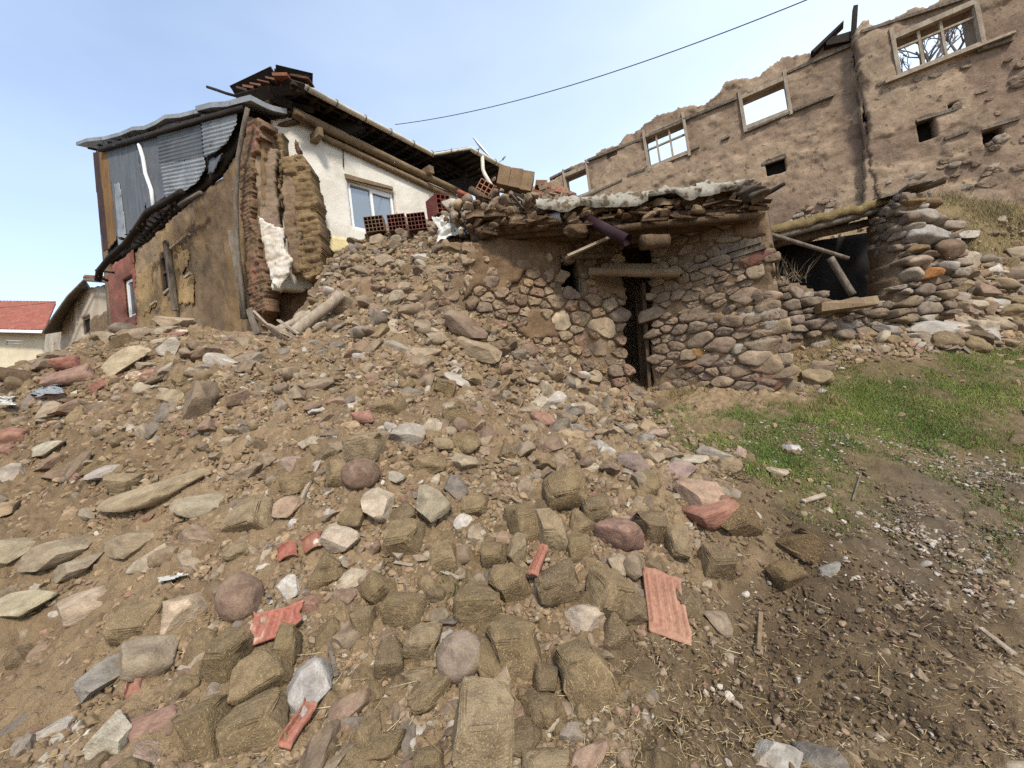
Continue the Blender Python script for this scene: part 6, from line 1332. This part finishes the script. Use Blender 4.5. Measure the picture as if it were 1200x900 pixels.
# earth and stones that carry the tangle
nb = NB()
for k in range(460):
    t = rg.random(); q = lerp(P(530, 258, 6.95), P(655, 246, 6.6), t)+np.array([rg.normal()*.12, rg.normal()*.22, rg.normal()*.11-.03])
    s_ = rg.uniform(.03, .10); V, F = rock(int(rg.integers(400, 412)), 3, 10, .55, .85, .06); nb.add((V*s_*rg.uniform(.6, 1.3, 3))@rot(*rg.uniform(0, 6, 3))+q, F, pick_col(rg))
o = nb.build('rubble', M_STONE); tag(o, 'stones and earth packed under the fallen timbers', None, None, 'stuff')

# ================================================================== random stones
ZONES = [([(0, 395), (120, 380), (300, 368), (420, 366), (520, 440), (540, 520), (300, 520), (0, 500)], 1.3), ([(360, 375), (385, 300), (420, 270), (530, 258), (570, 300), (560, 430), (430, 420)], 2.1), ([(510, 380), (560, 400), (620, 440), (740, 450), (800, 490), (880, 545), (850, 600), (780, 580), (620, 520), (540, 480)], 2.4),
  ([(300, 520), (560, 500), (760, 580), (850, 640), (740, 900), (160, 900), (240, 700)], 1.15), ([(-200, 500), (300, 520), (240, 700), (160, 1000), (-200, 1000)], .42), ([(850, 640), (880, 560), (1000, 590), (1400, 540), (1400, 1000), (740, 1000)], .22), ([(945, 440), (970, 415), (1060, 380), (1200, 375), (1200, 400), (1000, 430), (920, 475)], 1.5), ([(770, 480), (1000, 430), (1400, 400), (1400, 545), (1000, 570), (880, 545)], .035), ([(1090, 300), (1250, 300), (1250, 385), (1100, 390)], 1.6)]
ZONES.append(([(515, 365), (600, 395), (745, 452), (720, 482), (640, 480), (545, 450)], 2.6))
def zone_w(px, py):
    w_ = np.zeros(len(px))
    for pl_, k in ZONES: w_ = np.maximum(w_, in_poly(px, py, pl_)*k)
    return w_
def sample(n, wf=zone_w, x0=-150, x1=1350, y0=255, y1=1010):
    out = np.zeros((0, 3)); ppx = []
    while len(out) < n:
        px = rg.uniform(x0, x1, n*2); py = rg.uniform(y0, y1, n*2); k = rg.random(n*2)*2.4 < wf(px, py); px, py = px[k], py[k]
        q, ok = hit(px, py, base_h, 14); out = np.concatenate([out, q[ok]]); ppx.append(np.stack([px, py], 1)[ok])
    xy = out[:n].copy(); xy[:, 2] = mid_h(xy[:, 0], xy[:, 1]); return xy, np.concatenate(ppx)[:n]
N_RAND = 22000
pos, ppx = sample(N_RAND)
dep = np.array([depth(p) for p in pos])
size = .0085*(1-rg.random(N_RAND))**(-1/1.95)*(1+.42*np.clip(dep-2, 0, 6)); size = np.minimum(size, .065+.014*dep)
dks = dark_w(pos[:, 0], pos[:, 1]); zb = in_poly(ppx[:, 0], ppx[:, 1], ZONES[6][0]) | in_poly(ppx[:, 0], ppx[:, 1], ZONES[8][0]); size = np.where(zb, size*1.35, size); gsz = grass_w(pos[:, 0], pos[:, 1]) > .5; size = np.where(gsz, np.minimum(size*.5, .04), size); size = np.where(dks > .5, np.minimum(size*.5, .028), size)
PL = np.array(PLACED)
far = np.ones(N_RAND, bool)
for x_, y_, r_ in PL: far &= np.hypot(pos[:, 0]-x_, pos[:, 1]-y_) > (r_*.8+size*.5)
far |= size < .02
pos, dep, size, ppx = pos[far], dep[far], size[far], ppx[far]
hid = (ppx[:, 0] < -20) | (ppx[:, 0] > 1220) | (ppx[:, 1] > 930)
app = np.where(hid, 0, size/dep)
order = np.argsort(-app); NI = 215
zones_txt = [(0, 'on the left crest of the rubble'), (1, 'in the steep heap against the house'), (2, 'in the stone spill below the hut wall'), (3, 'between the mud bricks of the near slope'), (4, 'on the bare cut slope at the left'), (5, 'on the dark soil at the lower right'), (6, 'at the foot of the low stone wall'), (7, 'in the turf'), (8, 'under the dry grass bank'), (9, 'along the foot of the hut wall')]
def zone_of(p):
    b = [k for k, (pl_, w_) in enumerate(ZONES) if in_poly(np.array([p[0]]), np.array([p[1]]), pl_)[0]]
    return zones_txt[b[0]][1] if len(b) else 'in the loose dirt'
CL = STONE_COLS+[((204, 194, 178), 1.6)]
NAMES = {c: n_ for (c, w_), n_ in zip(CL, ('dull brown', 'dark brown', 'tan', 'red brown', 'brownish grey', 'pale cream', 'dark grey', 'pinkish', 'yellowish', 'whitish'))}
pw = np.array([w_ for c, w_ in CL], float); pw /= pw.sum()
TPL2 = [rock(500+i, 3, 11, .52, .86, .06) for i in range(12)]; TPL1 = [rock(540+i, 2, 8, .5, .85, .05) for i in range(12)]
nbs = NB()
for rank, k in enumerate(order):
    p, s_ = pos[k], size[k]; ci = rg.choice(len(CL), p=pw); key = CL[ci][0]; col = dusty(np.array(lin(key, .66))*rg.uniform(.85, 1.15), .25)
    dims = s_*np.array([rg.uniform(.9, 1.5), rg.uniform(.75, 1.1), rg.uniform(.4, .85)])
    clod = rg.random() < (.45 if (zone_of(ppx[k]).startswith('between')) else .12) if rank < NI else rg.random() < .3
    if rank < NI:
        ax = rot(*(rg.normal(size=3)*[.3, .3, 0]))@frame_at(p, rg.uniform(0, 6.28))
        zt = zone_of(ppx[k]); big = 'larger' if rank < 70 else 'small'
        if clod: put(LUMPS[rg.integers(8)], p+up*dims[2]*.4, ax, dims, np.array(lin([O1, O2, O3, O4][rg.integers(4)], .72)), f'{big} lump of straw mud {zt}', 'mud lump', 'mud_lump', 'lumps of mud '+zt)
        else: put(ROCKS[rg.integers(14)], p+up*dims[2]*rg.choice([-.15, .05, .25, .42]), ax, dims, col, f'{big} {NAMES[key]} stone {zt}', 'stone', 'rubble_stone', 'loose stones '+zt)
    else:
        V, F = (TPL2 if s_/dep[k] > .009 else TPL1)[rg.integers(12)]
        if clod: col = np.array(lin([O1, O2, (146, 124, 96), O4][rg.integers(4)], .7))
        nbs.add((V*dims)@rot(*(rg.normal(size=3)*[.5, .5, 3]))+p+up*dims[2]*rg.choice([-.3, -.05, .15, .35]), F, col)
o = nbs.build('rubble', M_STONE, None, True, 32); tag(o, 'small stones and crumbs of earth strewn over the slope', None, None, 'stuff')
# crumbs of earth
pos, ppx = sample(52000, lambda x, y: np.minimum(zone_w(x, y)+.35, 1.5)*(1-.93*in_poly(x, y, ZONES[7][0])))
T0 = [rock(600+i, 2, 12, .35, .8, .10) for i in range(10)]; nb = NB()
ring = []
for x_, y_, r_ in PLACED:
    m_ = int(60*min(2, r_/.1)); a_ = rg.uniform(0, 6.28, m_); q_ = r_*rg.uniform(.75, 1.45, m_); ring.append(np.stack([x_+q_*np.cos(a_), y_+q_*np.sin(a_), 0*a_], 1))
ring = np.concatenate(ring); ring[:, 2] = mid_h(ring[:, 0], ring[:, 1]); NR_ = len(pos); pos = np.concatenate([pos, ring])
dk = dark_w(pos[:, 0], pos[:, 1])
for k in range(len(pos)):
    d_ = depth(pos[k]); s_ = (.004+.019*rg.random()**3.2)*(1+.4*max(d_-2, 0)); V, F = T0[rg.integers(10)]
    c = np.array(lin((156, 132, 102), .66))*(1-dk[k])+np.array(lin((104, 86, 66), .62))*dk[k]
    if k >= NR_: c = np.array(lin((142, 121, 92), .66))*(1-.4*dk[k])
    elif rg.random() < .035*(1-.4*dk[k]): c = np.array(lin((196, 186, 166), .62))
    elif rg.random() < .05: c = dusty(lin((170, 112, 88), .58), .3)
    nb.add((V*s_*(1-.45*dk[k])*rg.uniform(.6, 1.4, 3))@rot(*rg.uniform(0, 6, 3))+pos[k]+up*s_*.15, F, c*rg.uniform(.75, 1.2))
o = nb.build('gravel', M_STONE, None, True, 30); tag(o, 'fine crumbs of earth and grit over the slope', None, None, 'stuff')
# pale chips in the muddy track
gp = POLY_GRAVEL; gx0, gx1, gy0, gy1 = min(a for a, b in gp)-.3, max(a for a, b in gp)+.6, min(b for a, b in gp)-.4, max(b for a, b in gp)+.3
x = rg.uniform(gx0, gx1, 24000); y = rg.uniform(gy0, gy1, 24000); w_ = soft(x, y, gp, .7, .5, 21)+.10; k = rg.random(24000) < w_*np.clip(fbm(x*2, y*2, 0, 9, 3)*2+.6, 0, 1); x, y = x[k], y[k]; z = mid_h(x, y); nb = NB()
for i in range(len(x)):
    s_ = .006+.014*rg.random()**3; V, F = T0[rg.integers(10)]; c = np.array(lin([(196, 188, 176), (150, 136, 118), (128, 110, 92), (168, 150, 126), (116, 96, 76)][rg.integers(5)], .6))
    nb.add((V*s_*np.array([1.3, 1, .5]))@rot(*(rg.normal(size=3)*[.5, .5, 3]))+[x[i], y[i], z[i]+.004], F, c)
o = nb.build('gravel', M_STONE); tag(o, 'pale chippings scattered in the muddy track beside the turf', None, None, 'stuff')

# ================================================================== straw, grass
def blades(P0, D, L, wd, cols, bend=.35, name='grass', m=None):
    """thin two-segment blades: P0 roots, D directions, L lengths"""
    n = len(P0); side = np.cross(D, rg.normal(size=(n, 3))); side /= np.linalg.norm(side, axis=1)[:, None]+1e-9
    b = rg.normal(size=(n, 3))*bend; mid = P0+D*(L*.55)[:, None]+b*(L*.15)[:, None]; tip = P0+D*L[:, None]+b*(L*.5)[:, None]; sw = side*wd[:, None]
    V = np.stack([P0-sw, P0+sw, mid-sw*.8, mid+sw*.8, tip], 1).reshape(-1, 3); i = np.arange(n)*5
    nb = NB(); nb.add(V, np.stack([i, i+1, i+3, i+2], 1), np.repeat(cols, 5, 0)); nb.F.append(np.stack([i+2, i+3, i+4], 1)); return nb.build(name, m)
M_GRASS = mat('grass_blade', None, None, None, source='attr', bump=0, grain=0, vary=.2, rough=.7)
M_STRAW = mat('straw_stalk', None, None, None, source='attr', bump=0, grain=0, vary=.2, rough=.7)
def unit(v): return v/np.linalg.norm(v, axis=1)[:, None]
gx = [a for a, b in POLY_GRASS]; gy = [b for a, b in POLY_GRASS]; n = 620000
x = rg.uniform(min(gx)-.4, max(gx)+2.5, n); y = rg.uniform(min(gy)-.4, max(gy)+.4, n)
pw_ = grass_w(x, y)*np.clip(fbm(x*1.5, y*1.5, 0, 91, 5)*2.8+.9, 0.04, 1); k = rg.random(n) < pw_; x, y = x[k], y[k]; n = len(x)
Pz = np.stack([x, y, mid_h(x, y)-.01], 1); D = unit(np.stack([rg.normal(size=n)*.5, rg.normal(size=n)*.5, np.ones(n)], 1)); t = np.clip(fbm(x*2, y*2, 0, 92, 3)*1.5+.5+rg.normal(size=n)*.2, 0, 1)[:, None]
cg = np.array(lin((88, 114, 46), .78))*(1-t)+np.array(lin((134, 144, 72), .8))*t; dry = (rg.random(n) < .16)[:, None]; cg = np.where(dry, np.array(lin((150, 132, 80), .6)), cg)
o = blades(Pz, D, rg.uniform(.015, .045, n)*(1+.8*np.clip(fbm(x*3, y*3, 0, 98, 3)*2, 0, 1)), rg.uniform(.0016, .003, n), cg, .6, 'grass', M_GRASS); tag(o, 'short green turf on the slope before the low stone wall', None, None, 'stuff')
# dry grass: bank, hut foot, wall foot, shed roof
RT = []
def dry_patch(n, xy, h, seed, base=None, cols=((176, 154, 104), (150, 128, 82), (128, 112, 70)), clump=3.0):
    x, y = xy; k = rg.random(len(x)) < np.clip(fbm(x*clump, y*clump, 0, seed, 3)*2.4+.5, 0, 1); x, y = x[k], y[k]; m_ = len(x)
    z = mid_h(x, y) if base is None else base(x, y); D = unit(np.stack([rg.normal(size=m_)*.45, rg.normal(size=m_)*.45, np.ones(m_)], 1)); ci = rg.integers(len(cols), size=m_)
    RT.append((np.stack([x, y, z-.02], 1), D, h*rg.uniform(.4, 1.2, m_), np.array([lin(c, .62) for c in cols])[ci]))
by_pixel([(int(880+a/3.216), int(200+b/3.216), w_/3.0, h_/3.0, c, l) for a, b, w_, h_, c, l in (
 (672, 597, 170, 80, (178, 172, 162), 'biggest pale grey boulder at the foot of the drystone wall'), (805, 614, 108, 66, (178, 152, 126), 'tan boulder right of the biggest pale grey one'), (900, 600, 84, 46, (172, 168, 160), 'flat light grey stone right of the tan boulder by the drystone wall'),
 (505, 592, 80, 56, (156, 148, 138), 'rounded grey stone under the yellow timber baulk'), (325, 582, 105, 58, (158, 148, 134), 'grey slab at the foot of the low stone wall'), (205, 582, 104, 54, (138, 114, 94), 'brown block leaning on the low stone wall'), (600, 520, 150, 50, (172, 152, 136), 'long pinkish grey slab on the tumbled stones'), (690, 560, 120, 40, (142, 112, 100), 'mauve slab behind the biggest pale grey boulder'),
 (930, 497, 74, 40, (176, 172, 162), 'pale stone high on the tumble below the grass bank'), (955, 380, 110, 26, (184, 168, 142), 'thin flat slab sticking out of the grass bank'), (815, 240, 78, 44, (178, 168, 152), 'pale cornered stone on the grass bank beside the drystone wall'), (790, 470, 90, 44, (164, 148, 134), 'grey pink stone right of the orange stone in the drystone wall'), (840, 520, 80, 40, (150, 136, 124), 'mauve grey stone in the tumble'), (740, 530, 90, 40, (168, 160, 148), 'light flat stone in the tumble'), (980, 590, 110, 30, (160, 146, 124), 'long low stone at the edge of the turf'), (960, 530, 100, 30, (146, 122, 108), 'red brown flat stone above the turf edge'), (1010, 420, 60, 50, (160, 134, 118), 'pinkish stone at the right edge below the bank'), (470, 555, 80, 36, (160, 148, 130), 'grey flake under the yellow timber baulk'), (260, 735, 50, 44, (188, 182, 170), 'white stone on the bare soil beside the hut corner'), (265, 830, 36, 24, (176, 170, 158), 'light stone low beside the hut corner'), (178, 805, 40, 30, (180, 164, 140), 'cream stone low beside the hut corner'))], ROCKS, 'rubble_stone', 'stone', 'tumbled stones by the drystone wall', .75, .22, .64, .15)
bx = [a for a, b in POLY_BANK]; by = [b for a, b in POLY_BANK]; x = rg.uniform(min(bx), max(bx)+1, 60000); y = rg.uniform(min(by), max(by), 60000); k = sdf_poly(x, y, POLY_BANK) > -.1
dry_patch(0, (x[k], y[k]), .17, 93, cols=((190, 170, 122), (170, 150, 104), (150, 132, 90), (126, 114, 74)), clump=1.2)
q = hit(rg.normal(1165, 26, 5000), rg.normal(285, 20, 5000), base_h)[0]; dry_patch(0, (q[:, 0], q[:, 1]), .24, 99, cols=((92, 92, 58), (108, 104, 70), (76, 80, 50)), clump=1.5)
q = hit(rg.uniform(762, 835, 1500), rg.uniform(450, 474, 1500), base_h)[0]; dry_patch(0, (q[:, 0], q[:, 1]), .17, 94)
q = hit(rg.uniform(905, 1000, 3500), rg.uniform(405, 480, 3500), base_h)[0]; dry_patch(0, (q[:, 0], q[:, 1]), .12, 95)
q = hit(rg.uniform(1000, 1200, 1800), rg.uniform(385, 415, 1800), base_h)[0]; dry_patch(0, (q[:, 0], q[:, 1]), .09, 96)
q = hit(rg.uniform(780, 900, 900), rg.uniform(470, 520, 900), base_h)[0]; dry_patch(0, (q[:, 0], q[:, 1]), .08, 97)
Pz, D, L, Cc = [np.concatenate([r_[i] for r_ in RT]) for i in range(4)]
o = blades(Pz, D, L, rg.uniform(.0015, .0035, len(L)), Cc, .6, 'dry_grass', M_STRAW); tag(o, 'dry yellow grass on the bank and along the wall feet', None, None, 'stuff')
# tall dry weeds between hut and low wall
wd = thing('dry_weeds', 'grey dry weed stalks growing between the hut corner and the dark shed', 'weeds', P(918, 330, 6.2)); n = 70
Pz = np.array([P(rg.uniform(908, 945), 328+rg.uniform(-4, 4), 6.15) for _ in range(n)]); D = unit(np.stack([rg.normal(size=n)*.4, rg.normal(size=n)*.4, np.ones(n)], 1))
o = blades(Pz, D, rg.uniform(.15, .36, n), rg.uniform(.004, .007, n), np.tile(lin((132, 116, 92), .6), (n, 1)), .6, 'stalks', M_STRAW); o.parent = wd; o.matrix_parent_inverse = Matrix.Translation(-Vector(wd.location))
wd = thing('green_weeds', 'small tuft of green weeds beside the pale broken stick', 'weeds', hit(525, 700)[0][0]); q = hit(rg.normal(528, 9, 60), rg.normal(692, 16, 60))[0]; D = unit(np.stack([rg.normal(size=60)*.8, rg.normal(size=60)*.8, np.ones(60)], 1))
o = blades(q, D, rg.uniform(.03, .09, 60), rg.uniform(.003, .006, 60), np.tile(lin((74, 96, 50), .62), (60, 1)), .7, 'leaves', M_GRASS); o.parent = wd; o.matrix_parent_inverse = Matrix.Translation(-Vector(wd.location))
# straw lying about
pos, ppx = sample(14000, lambda px, py: in_poly(px, py, [(250, 560), (850, 520), (1300, 620), (1300, 1010), (200, 1010)])*1.1+in_poly(px, py, [(340, 760), (520, 740), (560, 900), (300, 900)])*1.3+in_poly(px, py, [(600, 800), (900, 720), (1000, 900), (600, 900)])*1.0+.3)
n = len(pos); yaw = rg.uniform(0, 6.28, n); D = unit(np.stack([np.cos(yaw), np.sin(yaw), rg.normal(size=n)*.35], 1)); L = rg.uniform(.012, .05, n)*(1+2.0*(rg.random(n) < .08)); cs = np.array([lin(c, .66) for c in ((196, 172, 122), (170, 146, 98), (214, 196, 156), (140, 116, 78))])
o = blades(pos+np.array([0, 0, .022])-D*(L*.4)[:, None], D, L, rg.uniform(.0007, .0018, n), cs[rg.integers(4, size=n)], .35, 'straw', M_STRAW); tag(o, 'bits of chopped straw strewn over the near slope', None, None, 'stuff')
# longer dry stalks in the near hollow
q = hit(rg.uniform(370, 520, 46), rg.uniform(760, 890, 46))[0]; yaw = rg.uniform(0, 6.28, 46); D = unit(np.stack([np.cos(yaw), np.sin(yaw), rg.uniform(.0, .5, 46)], 1))
o = blades(q+[0, 0, .03], D, rg.uniform(.08, .24, 46), rg.uniform(.0012, .0022, 46), cs[rg.integers(3, size=46)], .3, 'straw', M_STRAW); tag(o, 'long dry stalks lying in the hollow between the mud bricks', None, None, 'stuff')
